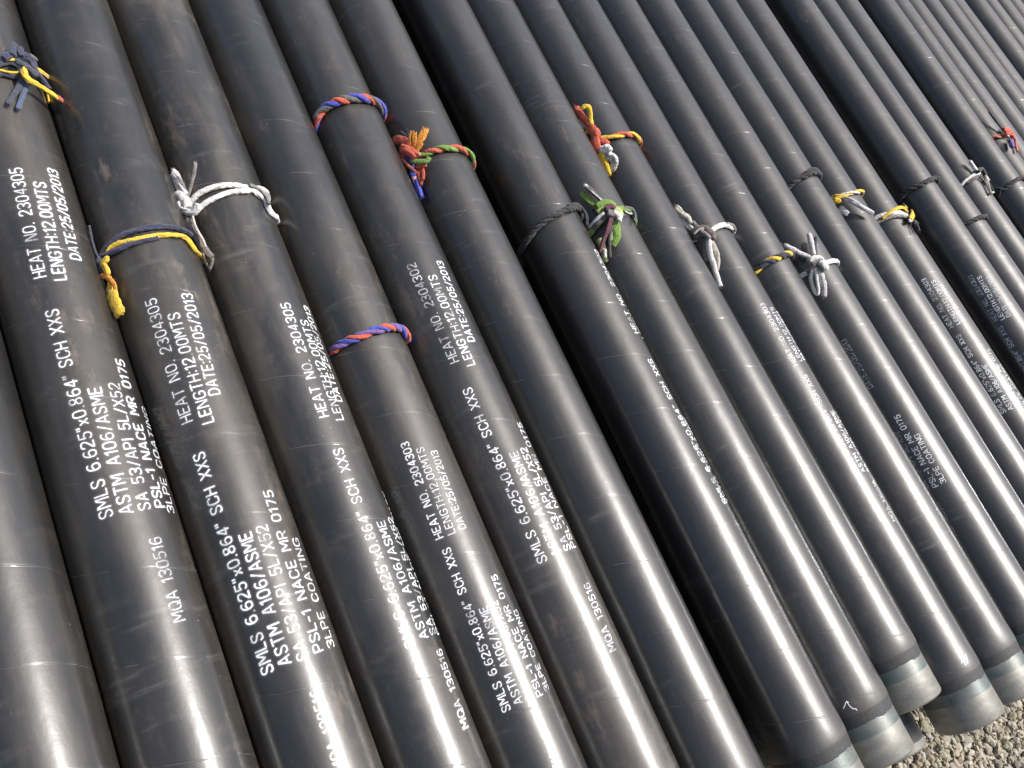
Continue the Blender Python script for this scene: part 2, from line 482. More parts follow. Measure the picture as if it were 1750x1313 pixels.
# ------------------------------------------------------------------ lettering and slings
# lettering: (pipe, text, start and end along the pipe in m, angles from the top in degrees)
# slings: points are (angle from the top in degrees, position along the pipe in m, height above the coat in mm), radii in mm
LETTERING = [
    (1, 'HEAT NO. 2304305', 0.822, 1.04, -14.2, -7.1),
    (1, 'LENGTH:12.00MTS', 0.812, 1.01, 4.1, 12.5),
    (1, 'DATE:25/05/2013', 0.855, 1.046, 27.5, 32.7),
    (1, 'SMLS 6.625"x0.864" SCH XXS', 0.399, 0.758, -17.5, -12.5),
    (1, 'ASTM A106/ASME', 0.396, 0.609, 0.6, 5.2),
    (1, 'SA 53/API 5L/X52', 0.396, 0.615, 18.3, 26.0),
    (1, 'PSL-1 NACE MR 0175', 0.398, 0.663, 36.5, 44.3),
    (1, '3LPE COATING', 0.389, 0.582, 51.3, 66.2),
    (1, 'MQA 130516', 0.218, 0.349, 18.5, 18.9),
    (2, 'HEAT NO. 2304305', 0.525, 0.76, -32.3, -28.2),
    (2, 'LENGTH:12.00MTS', 0.512, 0.722, -12.0, -9.9),
    (2, 'DATE:25/05/2013', 0.559, 0.758, 4.4, 12.0),
    (2, 'SMLS 6.625"x0.864" SCH XXS', 0.102, 0.467, -34.9, -31.7),
    (2, 'ASTM A106/ASME', 0.103, 0.315, -16.6, -13.3),
    (2, 'SA 53/API 5L/X52', 0.1, 0.319, 1.4, 4.9),
    (2, 'PSL-1 NACE MR 0175', 0.103, 0.375, 20.1, 26.6),
    (2, '3LPE COATING', 0.103, 0.288, 40.2, 43.9),
    (2, 'MQA 130516', -0.067, 0.052, 0.8, 2.0),
    (3, 'HEAT NO. 2304305', 0.48, 0.717, 2.2, 7.7),
    (3, 'LENGTH:12.00MTS', 0.47, 0.68, 21.8, 25.9),
    (3, 'DATE:25/05/2013', 0.509, 0.716, 34.1, 43.2),
    (3, 'SMLS 6.625"x0.864" SCH XXS', 0.055, 0.415, 0.0, 3.2),
    (3, 'ASTM A106/ASME', 0.059, 0.27, 20.8, 22.7),
    (3, 'SA 53/API 5L/X52', 0.06, 0.275, 39.2, 44.8),
    (3, 'MQA 130516', -0.097, 0.033, 30.0, 37.0),
    (4, 'HEAT NO. 2304303', 0.21, 0.399, -28.7, -24.2),
    (4, 'LENGTH:12.00MTS', 0.209, 0.38, -13.3, -9.2),
    (4, 'DATE:25/05/2013', 0.211, 0.367, 2.7, 7.4),
    (4, 'SMLS 6.625"x0.864" SCH XXS', -0.104, 0.188, -32.2, -26.4),
    (4, 'ASTM A106/ASME', -0.102, 0.068, -16.6, -12.8),
    (4, 'PSL-1 NACE MR 0175', -0.106, 0.113, 12.2, 19.1),
    (4, '3LPE COATING', -0.104, 0.042, 28.0, 31.7),
    (5, 'HEAT NO. 2304302', 0.535, 0.773, -26.8, -27.6),
    (5, 'LENGTH:12.00MTS', 0.518, 0.734, -7.5, -6.1),
    (5, 'DATE:25/05/2013', 0.57, 0.768, 10.0, 17.7),
    (5, 'SMLS 6.625"x0.864" SCH XXS', 0.102, 0.473, -27.2, -26.4),
    (5, 'ASTM A106/ASME', 0.103, 0.319, -6.7, -3.5),
    (5, 'SA 53/API 5L/X52', 0.105, 0.322, 13.2, 15.3),
    (5, 'PSL-1 NACE MR 0175', 0.106, 0.378, 28.4, 33.5),
    (5, 'MQA 130516', -0.095, 0.034, 12.1, 18.2),
    (7, 'HEAT NO. 2304302', 0.511, 0.748, 19.9, 27.6),
    (7, 'SMLS 6.625"x0.864" SCH XXS', 0.071, 0.439, 22.0, 17.3),
    (10, 'HEAT NO. 2304303', 0.329, 0.52, -12.9, -10.3),
    (10, 'LENGTH:12.00MTS', 0.336, 0.503, 4.9, 7.4),
    (10, 'ASTM A106/ASME', 0.01, 0.184, 2.0, 10.5),
    (12, 'DATE:25/05/2013', 0.212, 0.37, -63.7, -62.0),
    (12, 'SA 53/API 5L/X52', -0.101, 0.072, -69.9, -66.6),
    (12, 'PSL-1 NACE MR 0175', -0.105, 0.112, -55.0, -49.7),
    (12, '3LPE COATING', -0.104, 0.042, -39.2, -37.0),
    (12, 'MQA 130516', -0.241, -0.145, -70.4, -68.4),
    (15, 'HEAT NO. 2304303', 0.308, 0.492, -49.8, -44.4),
    (15, 'LENGTH:12.00MTS', 0.309, 0.474, -33.4, -29.1),
    (15, 'DATE:25/05/2013', 0.311, 0.451, -18.5, -16.9),
    (15, 'SMLS 6.625"x0.864" SCH XXS', -0.004, 0.277, -53.2, -47.1),
    (15, 'ASTM A106/ASME', -0.004, 0.158, -37.8, -35.0),
    (15, 'PSL-1 NACE MR 0175', -0.01, 0.197, -14.7, -2.5),
    (16, 'HEAT NO. 2304303', 0.293, 0.476, -66.3, -60.9),
    (16, 'LENGTH:12.00MTS', 0.286, 0.459, -52.8, -44.9),
    (16, 'DATE:25/05/2013', 0.286, 0.444, -38.5, -28.0),
    (3, 'PSL-1 NACE MR 0175', 0.058, 0.329, 57, 64),
    (4, 'SA 53/API 5L/X52', -0.104, 0.07, -2.5, 3),
    (4, 'MQA 130516', -0.295, -0.195, -6, -3),
    (7, 'ASTM A106/ASME', 0.071, 0.286, 41, 37),
    (7, 'LENGTH:12.00MTS', 0.5, 0.71, 40, 46),
    (10, 'DATE:25/05/2013', 0.338, 0.49, 21, 23),
    (10, 'SMLS 6.625"x0.864" SCH XXS', 0.006, 0.296, -13, -6),
    (10, 'SA 53/API 5L/X52', 0.006, 0.18, 18, 26),
    (10, 'MQA 130516', -0.129, -0.02, 8, 14),
    (15, 'SA 53/API 5L/X52', -0.006, 0.166, -24, -18),
    (15, '3LPE COATING', -0.01, 0.137, 2, 6),
    (16, 'SMLS 6.625"x0.864" SCH XXS', -0.02, 0.268, -73, -67),
    (16, 'ASTM A106/ASME', -0.02, 0.15, -57, -51),
    (16, 'SA 53/API 5L/X52', -0.02, 0.155, -42, -36),
    (16, 'PSL-1 NACE MR 0175', -0.02, 0.195, -27, -20),
    (16, '3LPE COATING', -0.02, 0.125, -11, -8),
]

ROPES = {
  'r1': (1, [
    ('strand', 't', 'navy', 4.9, [(-23, 1.2209, 6), (-13.9, 1.234, 6), (-0.7, 1.2552, 6), (7.8, 1.2669, 6), (18, 1.2743, 6), (27.6, 1.272, 6)], 1),
    ('strand', 't', 'navy', 5.2, [(-23.7, 1.2157, 6), (-15.3, 1.2231, 6), (-2.8, 1.2379, 6), (8.1, 1.2452, 6), (17, 1.2431, 6), (27, 1.2539, 6)], 1),
    ('strand', 't', 'yellow', 2.1, [(-1.2, 1.2398, 13), (4.9, 1.2457, 13), (9.7, 1.2442, 13), (16, 1.2449, 13), (27.4, 1.2531, 13)], 1),
    ('strand', 't', 'yellow', 2.6, [(13.3, 1.2709, 14), (19.1, 1.2757, 14), (24.2, 1.278, 14)], 0.8),
    ('knot', 't', 'navy', 7.3, [(10.9, 1.272, 17), (19.1, 1.2855, 17), (27.2, 1.2936, 17), (35.3, 1.2959, 17), (41.5, 1.2899, 17), (42, 1.2739, 17)], 0.75),
    ('knot', 't', 'navy', 5.9, [(24.5, 1.3105, 22), (21.4, 1.2959, 22), (18.8, 1.2807, 22)], 0.5),
    ('knot', 't', 'navy', 5.3, [(29, 1.3043, 24), (26.8, 1.2931, 24), (27, 1.2829, 24)], 0.5),
    ('knot', 't', 'slate', 6.4, [(18.7, 1.2623, 26), (25.1, 1.2574, 26), (31, 1.25, 26), (34.7, 1.2409, 26)], 0.9),
    ('strand', 't', 'navy', 4.9, [(39.3, 1.2655, 20), (43.7, 1.2561, 20), (47.9, 1.2483, 20), (53.4, 1.2395, 20)], 0.9),
    ('knot', 't', 'grey', 3.5, [(47.5, 1.3203, 10), (53.8, 1.3228, 10), (62, 1.327, 10)], 0.4),
    ('tail', 't', 'yellow', 5.5, [(24.9, 1.2494, 24), (21.6, 1.2277, 30), (24.5, 1.2186, 30), (32.1, 1.2175, 28), (43.1, 1.2131, 28), (54.5, 1.2148, 28)], 0.85),
    ('tail', 't', 'red', 5.5, [(53.5, 1.2143, 28), (65.4, 1.2234, 28), (76.1, 1.2272, 28)], 0.8),
    ('strand', 't', 'yellow', 4.7, [(41.5, 1.2677, 22), (48.8, 1.2693, 22), (76.7, 1.3008, 16), (76.7, 1.2822, 10), (76.9, 1.2649, 6), (77.2, 1.2465, 4)], 0.7),
    ('tail', 't', 'slate', 4.8, [(23.7, 1.2313, 16), (17.8, 1.2125, 10), (10.2, 1.1926, 8), (3.1, 1.1728, 8)], 0.6),
    ('tail', 't', 'blue_grey', 5.2, [(25.7, 1.2285, 16), (23.9, 1.212, 10), (17, 1.1854, 8), (11.3, 1.1648, 8)], 0.6),
  ]),
  'r2': (2, [
    ('loop', 'L', 'navy', 5.0, [(-83.9, 0.8774, 6), (-66.2, 0.8881, 6), (-51.9, 0.892, 6), (-33.8, 0.8967, 6), (-17.3, 0.8967, 6), (-0.5, 0.8979, 6), (19.4, 0.8989, 6), (37.3, 0.8986, 6), (55.4, 0.8959, 6), (54.8, 0.8692, 6)], 1),
    ('loop', 'L', 'yellow', 4.5, [(-73.5, 0.8734, 7), (-58, 0.881, 7), (-48.9, 0.885, 7), (-35.8, 0.8835, 7), (-17.3, 0.8789, 7), (1.1, 0.88, 7), (21, 0.8814, 7), (36.6, 0.8817, 7), (47.9, 0.8613, 7)], 1),
    ('strand', 't', 'navy', 5.0, [(-70.5, 0.8832, 8), (-55.5, 0.8768, 6), (-41.4, 0.8728, 6), (-29, 0.8739, 5), (-13.7, 0.8745, 4), (0.9, 0.8768, 3)], 1),
    ('strand', 't', 'slate', 2.3, [(-60.8, 0.9377, 20), (-64.8, 0.9246, 16), (-67.7, 0.9075, 14), (-68.9, 0.8903, 12), (-69.1, 0.8795, 10)], 1),
    ('knot', 't', 'slate', 6.9, [(-67.4, 0.8759, 14), (-67.2, 0.8617, 14), (-64.7, 0.8439, 14)], 0.8),
    ('knot', 't', 'yellow', 6.3, [(-52.3, 0.8602, 18), (-59.4, 0.8564, 18), (-58.1, 0.8446, 18), (-57.8, 0.8314, 18)], 0.6),
    ('tail', 't', 'orange', 4.9, [(-70, 0.8412, 18), (-62.1, 0.8337, 18), (-56.6, 0.8171, 18), (-54.8, 0.8024, 18), (-56.9, 0.7902, 18)], 0.4),
    ('tail', 't', 'yellow', 7.4, [(-59.9, 0.8217, 14), (-63.4, 0.811, 14), (-67.3, 0.8007, 14)], 0.5),
    ('tail', 't', 'yellow', 4.3, [(-72.4, 0.8175, 14), (-72.8, 0.8106, 14), (-72.2, 0.8007, 14)], 0.5),
    ('tail', 't', 'yellow', 14.3, [(-61.3, 0.7958, 20), (-60.3, 0.7774, 20), (-58.8, 0.7614, 20), (-57.6, 0.7502, 20)], 0.35),
  ]),
  'r3': (3, [
    ('loop', 'L', 'white', 5.5, [(-66.2, 0.9785, 7), (-59.4, 0.9828, 7), (-44.9, 0.9885, 7), (-29, 0.9895, 7), (-12.7, 0.9885, 7), (3.3, 0.9854, 7), (17.7, 0.9796, 7), (29.3, 0.9696, 7), (37.2, 0.963, 7), (42.1, 0.9344, 7)], 1),
    ('loop', 'L', 'white', 5.3, [(-63.8, 0.962, 9), (-47.3, 0.9613, 9), (-36.7, 0.9646, 9), (-16.2, 0.9685, 9), (0.4, 0.9717, 9), (13.3, 0.9735, 9), (34.9, 0.9888, 9), (57.9, 0.9961, 9), (59.3, 0.9717, 9), (38.4, 0.9283, 9)], 1),
    ('strand', 't', 'warm_grey', 3.2, [(15.9, 0.9816, 14), (28.6, 0.9757, 14), (35.4, 0.9618, 14), (35.1, 0.9433, 14)], 1),
    ('knot', 't', 'white', 9.5, [(-63.2, 1.0028, 22), (-57.4, 0.9873, 22), (-55.3, 0.9694, 22), (-58.8, 0.9629, 22)], 0.9),
    ('knot', 't', 'white', 6.8, [(-62.1, 0.9836, 26), (-62.5, 0.9667, 26), (-53.5, 0.9471, 26), (-44.6, 0.946, 26), (-46.3, 0.9545, 26)], 0.9),
    ('knot', 't', 'white', 6.4, [(-55.2, 0.9619, 24), (-47.4, 0.9524, 24), (-42.5, 0.9468, 24)], 0.9),
    ('knot', 't', 'cream', 6.4, [(-51.5, 0.9457, 18), (-59.4, 0.953, 18), (-66.8, 0.968, 18)], 0.9),
    ('tail', 't', 'white', 5.7, [(-57.9, 1.0525, 22), (-56.8, 1.037, 18), (-55.3, 1.0128, 18), (-52.9, 0.9913, 20)], 0.9),
    ('tail', 't', 'white', 4.8, [(-65.6, 1.052, 14), (-65.1, 1.0288, 14), (-61, 1.0045, 18)], 0.9),
    ('tail', 't', 'warm_grey', 3.8, [(-31.1, 1.029, 40), (-35.3, 1.0176, 32), (-42.1, 1.0054, 24), (-53.5, 0.9893, 16)], 0.9),
    ('tail', 't', 'warm_grey', 7.8, [(-64.4, 0.9582, 18), (-60, 0.9227, 24), (-54.7, 0.8891, 28), (-54.2, 0.8651, 22), (-52.2, 0.8479, 16)], 0.8),
    ('tail', 't', 'cream', 2.6, [(-53.1, 0.9369, 26), (-51.5, 0.9083, 34), (-48.5, 0.8741, 36), (-50.2, 0.8638, 30)], 1),
    ('tail', 't', 'warm_grey', 4.8, [(-53.4, 0.855, 18), (-53.9, 0.8421, 14), (-61.4, 0.832, 12)], 0.5),
    ('tail', 't', 'cream', 3.0, [(-61, 0.8749, 16), (-63.9, 0.858, 12), (-63.8, 0.8434, 10)], 0.6),
  ]),
  'r4': (5, [
    ('loop', 'T', 'blue,grey,red', 10.2, [(-86.9, 1.176, 6), (-75.1, 1.1835, 6), (-63.6, 1.1957, 6), (-51.3, 1.2031, 6), (-34.8, 1.2041, 6), (-17, 1.2052, 6), (0.7, 1.2047, 6), (19.4, 1.2057, 6), (40.4, 1.2093, 6), (53.1, 1.2026, 6), (38.7, 1.1651, 6)], 0.079),
  ]),
  'r5': (4, [
    ('loop', 'T', 'blue,purple,red', 8.8, [(-82.9, 0.623, 6), (-71.8, 0.6276, 6), (-57.9, 0.6294, 6), (-42.9, 0.6294, 6), (-27.5, 0.6284, 6), (-11.9, 0.6302, 6), (4.4, 0.6316, 6), (24.1, 0.6337, 6), (42.7, 0.6349, 6), (47.9, 0.623, 6)], 0.0638),
  ]),
  'r6': (6, [
    ('loop', 'T', 'red,green', 8.7, [(-75.2, 1.056, 6), (-60.1, 1.0606, 6), (-50.5, 1.0588, 6), (-38.5, 1.0543, 6), (-24, 1.0544, 6), (-5.2, 1.0518, 6), (14.8, 1.0506, 6), (33.9, 1.0513, 6), (48.2, 1.0471, 6), (48.2, 1.0317, 6)], 0.0783),
    ('knot', 't', 'red', 10.3, [(-69.3, 1.1247, 20), (-60.9, 1.1143, 20), (-55.6, 1.0997, 20), (-56.5, 1.0882, 20)], 0.6),
    ('knot', 't', 'red', 10.6, [(-63.7, 1.0932, 24), (-56.7, 1.0777, 24), (-51.5, 1.0492, 24)], 0.7),
    ('knot', 't', 'red', 9.1, [(-71.6, 1.0776, 18), (-63.5, 1.0806, 18), (-57.7, 1.0745, 18)], 0.6),
    ('knot', 't', 'dark_blue', 7.8, [(-67.5, 1.0705, 16), (-61.7, 1.059, 16), (-57, 1.0492, 16)], 0.8),
    ('knot', 't', 'green', 6.9, [(-59.2, 1.0514, 22), (-51.4, 1.0367, 22), (-42.7, 1.029, 22), (-37.7, 1.0326, 22)], 0.6),
    ('knot', 't', 'red', 4.5, [(-57.9, 1.0342, 16), (-51.5, 1.0281, 16), (-45.1, 1.0236, 16)], 0.8),
    ('knot', 't', 'pale_red', 4.2, [(-49.7, 1.0548, 26), (-46.7, 1.0529, 26), (-47.3, 1.0464, 26)], 0.8),
    ('tail', 't', 'pale_red', 3.3, [(-65.1, 1.0943, 16), (-72.2, 1.0857, 18), (-68.7, 1.0634, 22), (-63.8, 1.0388, 26), (-58.7, 1.0138, 28)], 0.4),
    ('tail', 't', 'dark_blue', 6.3, [(-63.6, 1.0545, 10), (-66, 1.0431, 10), (-66.8, 1.0293, 12)], 0.9),
    ('tail', 't', 'blue', 7.2, [(-67.3, 1.0317, 12), (-67.9, 1.02, 12), (-68.2, 1.0133, 12)], 0.9),
    ('tail', 't', 'pink', 6.9, [(-68.1, 1.0167, 12), (-68.8, 1.0096, 12)], 0.9),
    ('tail', 't', 'blue', 6.9, [(-68.8, 1.0106, 12), (-68.1, 0.9873, 16), (-68.6, 0.9612, 18)], 0.9),
    ('tail', 't', 'red', 5.1, [(-59.9, 1.0319, 10), (-61.1, 1.0113, 12), (-62, 0.9897, 14)], 0.4),
    ('tail', 't', 'red', 5.1, [(-53.5, 1.0279, 10), (-54.4, 1.0103, 12), (-57.3, 0.997, 14)], 0.5),
    ('tail', 't', 'orange', 9.4, [(-52.2, 1.0665, 20), (-43.7, 1.0743, 26), (-36.8, 1.0819, 30), (-30.5, 1.0925, 34)], 0.12),
    ('tail', 't', 'orange', 6.6, [(-53.7, 1.072, 20), (-46.6, 1.0821, 28), (-41.6, 1.0973, 34)], 0.15),
    ('tail', 't', 'orange', 4.5, [(-50.3, 1.0651, 18), (-43.6, 1.0687, 20), (-39, 1.0724, 22)], 0.2),
    ('tail', 't', 'orange', 2.7, [(-54.2, 1.0816, 20), (-49.4, 1.0976, 26), (-44, 1.11, 30)], 0.4),
    ('tail', 't', 'slate', 3.0, [(-55.3, 1.1265, 24), (-53.4, 1.1176, 22), (-51, 1.1065, 20)], 0.4),
    ('tail', 't', 'slate', 2.4, [(-47.1, 1.1206, 28), (-49, 1.1126, 24), (-50.3, 1.1056, 20)], 0.4),
  ]),
  'r7': (7, [
    ('loop', 'T', 'black,black,charcoal', 8.1, [(-131, 0.8187, 5), (-126.8, 0.8346, 5), (-88.7, 0.8306, 5), (-62.2, 0.8408, 5), (-41.5, 0.8484, 5), (-19.7, 0.8543, 5), (5.4, 0.8619, 5), (40.9, 0.8745, 5), (42.8, 0.8583, 5)], 0.0608),
    ('strand', 't', 'black', 4.5, [(3.4, 0.8678, 10), (22.1, 0.8755, 12), (42.5, 0.8773, 14), (42.4, 0.8555, 16), (42.5, 0.8396, 12), (41.4, 0.8252, 6)], 1),
  ]),
  'r8': (8, [
    ('loop', 'L', 'green', 7.7, [(-63.6, 0.8209, 7), (-45.1, 0.8387, 7), (-28.2, 0.8496, 7), (-7, 0.8518, 7), (11.2, 0.8517, 7), (31.6, 0.8482, 7), (37.8, 0.8352, 7), (20.9, 0.8119, 7)], 0.8),
    ('strand', 't', 'grey', 4.3, [(8.3, 0.8527, 12), (27.5, 0.8515, 14), (28.1, 0.8327, 14), (19.3, 0.8133, 8)], 1),
    ('strand', 't', 'pale', 2.6, [(0.9, 0.8385, 16), (8.4, 0.8308, 16), (14.6, 0.8316, 16)], 0.6),
    ('tail', 't', 'grey', 6.9, [(-37.4, 0.9337, 22), (-32.8, 0.9067, 22), (-27, 0.8755, 22)], 0.9),
    ('tail', 't', 'white', 5.2, [(-37.9, 0.9362, 24), (-35.5, 0.9269, 24)], 0.6),
    ('tail', 't', 'pale', 2.1, [(-34.9, 0.9126, 28), (-31, 0.8913, 28), (-27.7, 0.8747, 28)], 0.8),
    ('tail', 't', 'green', 8.6, [(-45.7, 0.9266, 16), (-42.9, 0.901, 16), (-35.4, 0.8725, 18)], 0.35),
    ('knot', 't', 'green', 8.5, [(-37.7, 0.8678, 26), (-28.1, 0.8701, 26), (-19.2, 0.8636, 26), (-16.3, 0.8494, 26)], 0.6),
    ('knot', 't', 'lime', 9.0, [(-40, 0.8546, 20), (-30.3, 0.8595, 20), (-22.1, 0.8583, 20)], 0.6),
    ('knot', 't', 'maroon', 8.9, [(-29.7, 0.8478, 28), (-22.4, 0.8519, 28), (-18.3, 0.843, 28)], 0.8),
    ('knot', 't', 'warm_grey', 10.2, [(-29.2, 0.8387, 30), (-21.8, 0.8279, 30), (-18, 0.813, 30)], 0.7),
    ('knot', 't', 'white', 7.6, [(-22.7, 0.8346, 32), (-17.6, 0.8187, 32), (-21.9, 0.8057, 32)], 0.7),
    ('knot', 't', 'lime', 8.5, [(-17.3, 0.8464, 24), (-12.4, 0.8364, 24), (-12.1, 0.8239, 24)], 0.7),
    ('strand', 't', 'grey', 10.2, [(-30.7, 0.8399, 22), (-44.4, 0.8338, 16), (-53.8, 0.8314, 10), (-65.1, 0.8304, 5)], 0.6),
    ('strand', 't', 'white', 4.3, [(-33.9, 0.8418, 28), (-45, 0.8391, 22), (-60, 0.8327, 12)], 0.6),
    ('strand', 't', 'green', 4.7, [(-35.4, 0.8348, 12), (-50.2, 0.8259, 8), (-64.6, 0.8199, 5)], 0.5),
    ('tail', 't', 'maroon', 5.7, [(-27.2, 0.8247, 26), (-38, 0.7992, 28), (-50.2, 0.7772, 26), (-61, 0.7574, 24)], 1),
    ('tail', 't', 'grey', 3.8, [(-29.7, 0.8082, 20), (-41.4, 0.7777, 14), (-52.3, 0.7349, 12)], 0.9),
    ('tail', 't', 'green', 10.1, [(-24.4, 0.8189, 24), (-26.4, 0.797, 18), (-30.6, 0.7756, 14), (-41.5, 0.7592, 12)], 0.25),
    ('tail', 't', 'lime', 4.7, [(-24.5, 0.8177, 22), (-34.6, 0.7911, 14), (-40.3, 0.7728, 12)], 0.4),
    ('tail', 't', 'lime', 9.7, [(-54, 0.7915, 12), (-56.6, 0.7656, 10), (-62.3, 0.733, 10)], 0.3),
    ('tail', 't', 'white', 5.0, [(-54.6, 0.7591, 16), (-59.2, 0.7403, 16)], 0.6),
  ]),
  'r9': (9, [
    ('loop', 'T', 'red,yellow', 8.8, [(-69.7, 1.1118, 6), (-59.4, 1.1082, 6), (-49, 1.1034, 6), (-31.3, 1.0954, 6), (-8.4, 1.0923, 6), (12.6, 1.0907, 6), (36.6, 1.0898, 6), (19.4, 1.0532, 6)], 0.1071),
    ('tail', 't', 'red', 8.9, [(-59.2, 1.2206, 20), (-57.5, 1.1871, 18), (-55.2, 1.1548, 20), (-54.9, 1.136, 24)], 0.8),
    ('tail', 't', 'yellow', 7.0, [(-52.6, 1.2012, 34), (-47.4, 1.202, 34), (-43.4, 1.1945, 32), (-44.9, 1.1789, 28), (-48.7, 1.1627, 24), (-51.5, 1.143, 24)], 0.6),
    ('knot', 't', 'red', 13.8, [(-54.3, 1.1401, 28), (-51.7, 1.1249, 28), (-53.2, 1.1061, 28)], 0.7),
    ('knot', 't', 'red', 13.8, [(-49.4, 1.1207, 30), (-57, 1.1009, 26), (-61.8, 1.071, 20)], 0.5),
    ('knot', 't', 'red', 8.6, [(-52.3, 1.0985, 18), (-47.3, 1.0878, 18), (-43.3, 1.0753, 18)], 0.7),
    ('knot', 't', 'yellow', 6.1, [(-62.9, 1.1402, 22), (-56.7, 1.1326, 22)], 0.8),
    ('tail', 't', 'pale', 6.6, [(-64.7, 1.1878, 12), (-63, 1.1736, 12), (-61.3, 1.1573, 12)], 0.6),
    ('knot', 't', 'white', 11.1, [(-57.3, 1.0732, 22), (-51.6, 1.061, 22), (-44.2, 1.0521, 22)], 0.5),
    ('knot', 't', 'white', 7.6, [(-50.2, 1.0676, 28), (-46.3, 1.0626, 28), (-45.4, 1.05, 28)], 0.5),
    ('tail', 't', 'cream', 11.8, [(-51.9, 1.0442, 20), (-47, 1.0302, 18), (-48.9, 1.0163, 14), (-57.5, 1.0054, 10)], 0.4),
    ('tail', 't', 'white', 5.3, [(-50.2, 1.0435, 26), (-44.3, 1.0305, 24), (-45.9, 1.0154, 18)], 0.5),
    ('tail', 't', 'yellow', 11.0, [(-59.9, 1.0624, 18), (-61.5, 1.0332, 16), (-65, 0.9982, 12)], 0.6),
  ]),
  'r10': (10, [
    ('loop', 'L', 'white', 8.3, [(-68.9, 0.7677, 7), (-52.2, 0.7648, 7), (-32.4, 0.7649, 7), (-15.3, 0.771, 7), (5, 0.771, 7), (33.9, 0.7665, 7), (29.5, 0.7449, 7)], 0.8),
    ('strand', 't', 'warm_grey', 3.5, [(4.9, 0.7738, 12), (25.1, 0.7695, 14), (33.8, 0.7556, 10)], 1),
    ('tail', 't', 'cream', 8.8, [(-60, 0.8724, 16), (-58.6, 0.848, 18), (-53.2, 0.8252, 20), (-53.2, 0.8071, 20)], 0.7),
    ('tail', 't', 'white', 7.9, [(-63, 0.837, 12), (-58.8, 0.8082, 14), (-53.8, 0.783, 18)], 0.8),
    ('tail', 't', 'warm_grey', 5.7, [(-49.6, 0.8097, 16), (-48.4, 0.7981, 16), (-46.1, 0.7881, 16)], 0.8),
    ('knot', 't', 'brown_grey', 10.0, [(-58.4, 0.776, 26), (-48.3, 0.7786, 26), (-39.3, 0.7686, 26), (-35.7, 0.7448, 26), (-38.8, 0.7353, 26)], 0.9),
    ('knot', 't', 'brown_grey', 8.7, [(-57.7, 0.7643, 28), (-46.1, 0.7601, 28), (-40.3, 0.7384, 28)], 0.9),
    ('knot', 't', 'warm_grey', 6.5, [(-47.3, 0.7681, 36), (-44.2, 0.7543, 36), (-42.1, 0.7367, 36)], 0.8),
    ('strand', 't', 'brown_grey', 7.4, [(-63.4, 0.7702, 14), (-52.8, 0.7605, 14), (-45.7, 0.758, 14)], 0.8),
    ('knot', 't', 'cream', 3.5, [(-56.4, 0.7695, 38), (-49.3, 0.7725, 38), (-42.6, 0.7702, 38)], 0.7),
    ('tail', 't', 'warm_grey', 7.4, [(-44.2, 0.7454, 22), (-53.9, 0.7187, 14), (-60.5, 0.692, 10)], 0.6),
    ('tail', 't', 'white', 7.8, [(-42.6, 0.7384, 28), (-50.4, 0.7028, 20), (-54.1, 0.6708, 16), (-58.6, 0.6343, 14), (-60.7, 0.6096, 14)], 0.6),
    ('tail', 't', 'cream', 7.3, [(-41, 0.731, 24), (-42.1, 0.6973, 18), (-45.9, 0.6753, 14), (-53.5, 0.6535, 14)], 0.5),
  ]),
  'r11': (11, [
    ('loop', 'T', 'yellow,navy,black', 10.6, [(-73.9, 0.6368, 6), (-62.5, 0.6398, 6), (-46, 0.6453, 6), (-27.3, 0.6455, 6), (-6, 0.6481, 6), (31.6, 0.6575, 6), (31.4, 0.6449, 6), (31.5, 0.6276, 6)], 0.0755),
  ]),
  'r12': (12, [
    ('loop', 'L', 'white', 7.8, [(-79.7, 0.5975, 7), (-61.7, 0.5962, 7), (-45.2, 0.5978, 7), (-21.4, 0.5988, 7), (1.2, 0.6004, 7), (29.2, 0.6015, 7), (29.1, 0.5912, 7)], 0.8),
    ('tail', 't', 'pale', 7.5, [(-64, 0.6947, 44), (-57.3, 0.6714, 38), (-50.9, 0.652, 30), (-39.2, 0.625, 20)], 0.9),
    ('tail', 't', 'pale', 8.3, [(-30, 0.6908, 44), (-31.2, 0.6646, 34), (-34.4, 0.6321, 24)], 0.9),
    ('tail', 't', 'slate', 4.9, [(-15.2, 0.6804, 24), (-20.5, 0.6643, 20), (-30.8, 0.6253, 18)], 0.9),
    ('knot', 't', 'white', 12.9, [(-45.3, 0.6168, 28), (-35.5, 0.6154, 28), (-31.1, 0.5978, 28), (-31.1, 0.5755, 28)], 0.8),
    ('knot', 't', 'warm_grey', 7.8, [(-45.6, 0.6058, 34), (-35.4, 0.6079, 34), (-29.9, 0.6025, 34)], 0.8),
    ('knot', 't', 'white', 7.8, [(-35.2, 0.6023, 36), (-32.7, 0.5863, 36), (-33.2, 0.5734, 36)], 0.8),
    ('knot', 't', 'warm_grey', 7.8, [(-36.6, 0.5995, 26), (-35.4, 0.5849, 26), (-36, 0.5721, 26)], 0.8),
    ('strand', 't', 'warm_grey', 4.3, [(-46.1, 0.5965, 16), (-56.8, 0.5993, 10), (-66.6, 0.6027, 6)], 1),
    ('strand', 't', 'grey', 4.7, [(-50.1, 0.5906, 12), (-57.5, 0.5938, 8), (-66.3, 0.5946, 5)], 1),
    ('tail', 't', 'white', 5.0, [(-47.3, 0.5937, 24), (-55.7, 0.5736, 18), (-60.2, 0.5457, 16), (-61, 0.5244, 16), (-56.6, 0.5257, 18), (-50.8, 0.5514, 22), (-43.5, 0.5932, 26)], 0.7),
    ('tail', 't', 'pale', 8.5, [(-39.5, 0.5809, 24), (-41.1, 0.5582, 18), (-44.7, 0.5322, 14), (-52.3, 0.5072, 12)], 0.5),
  ]),
  'r13': (13, [
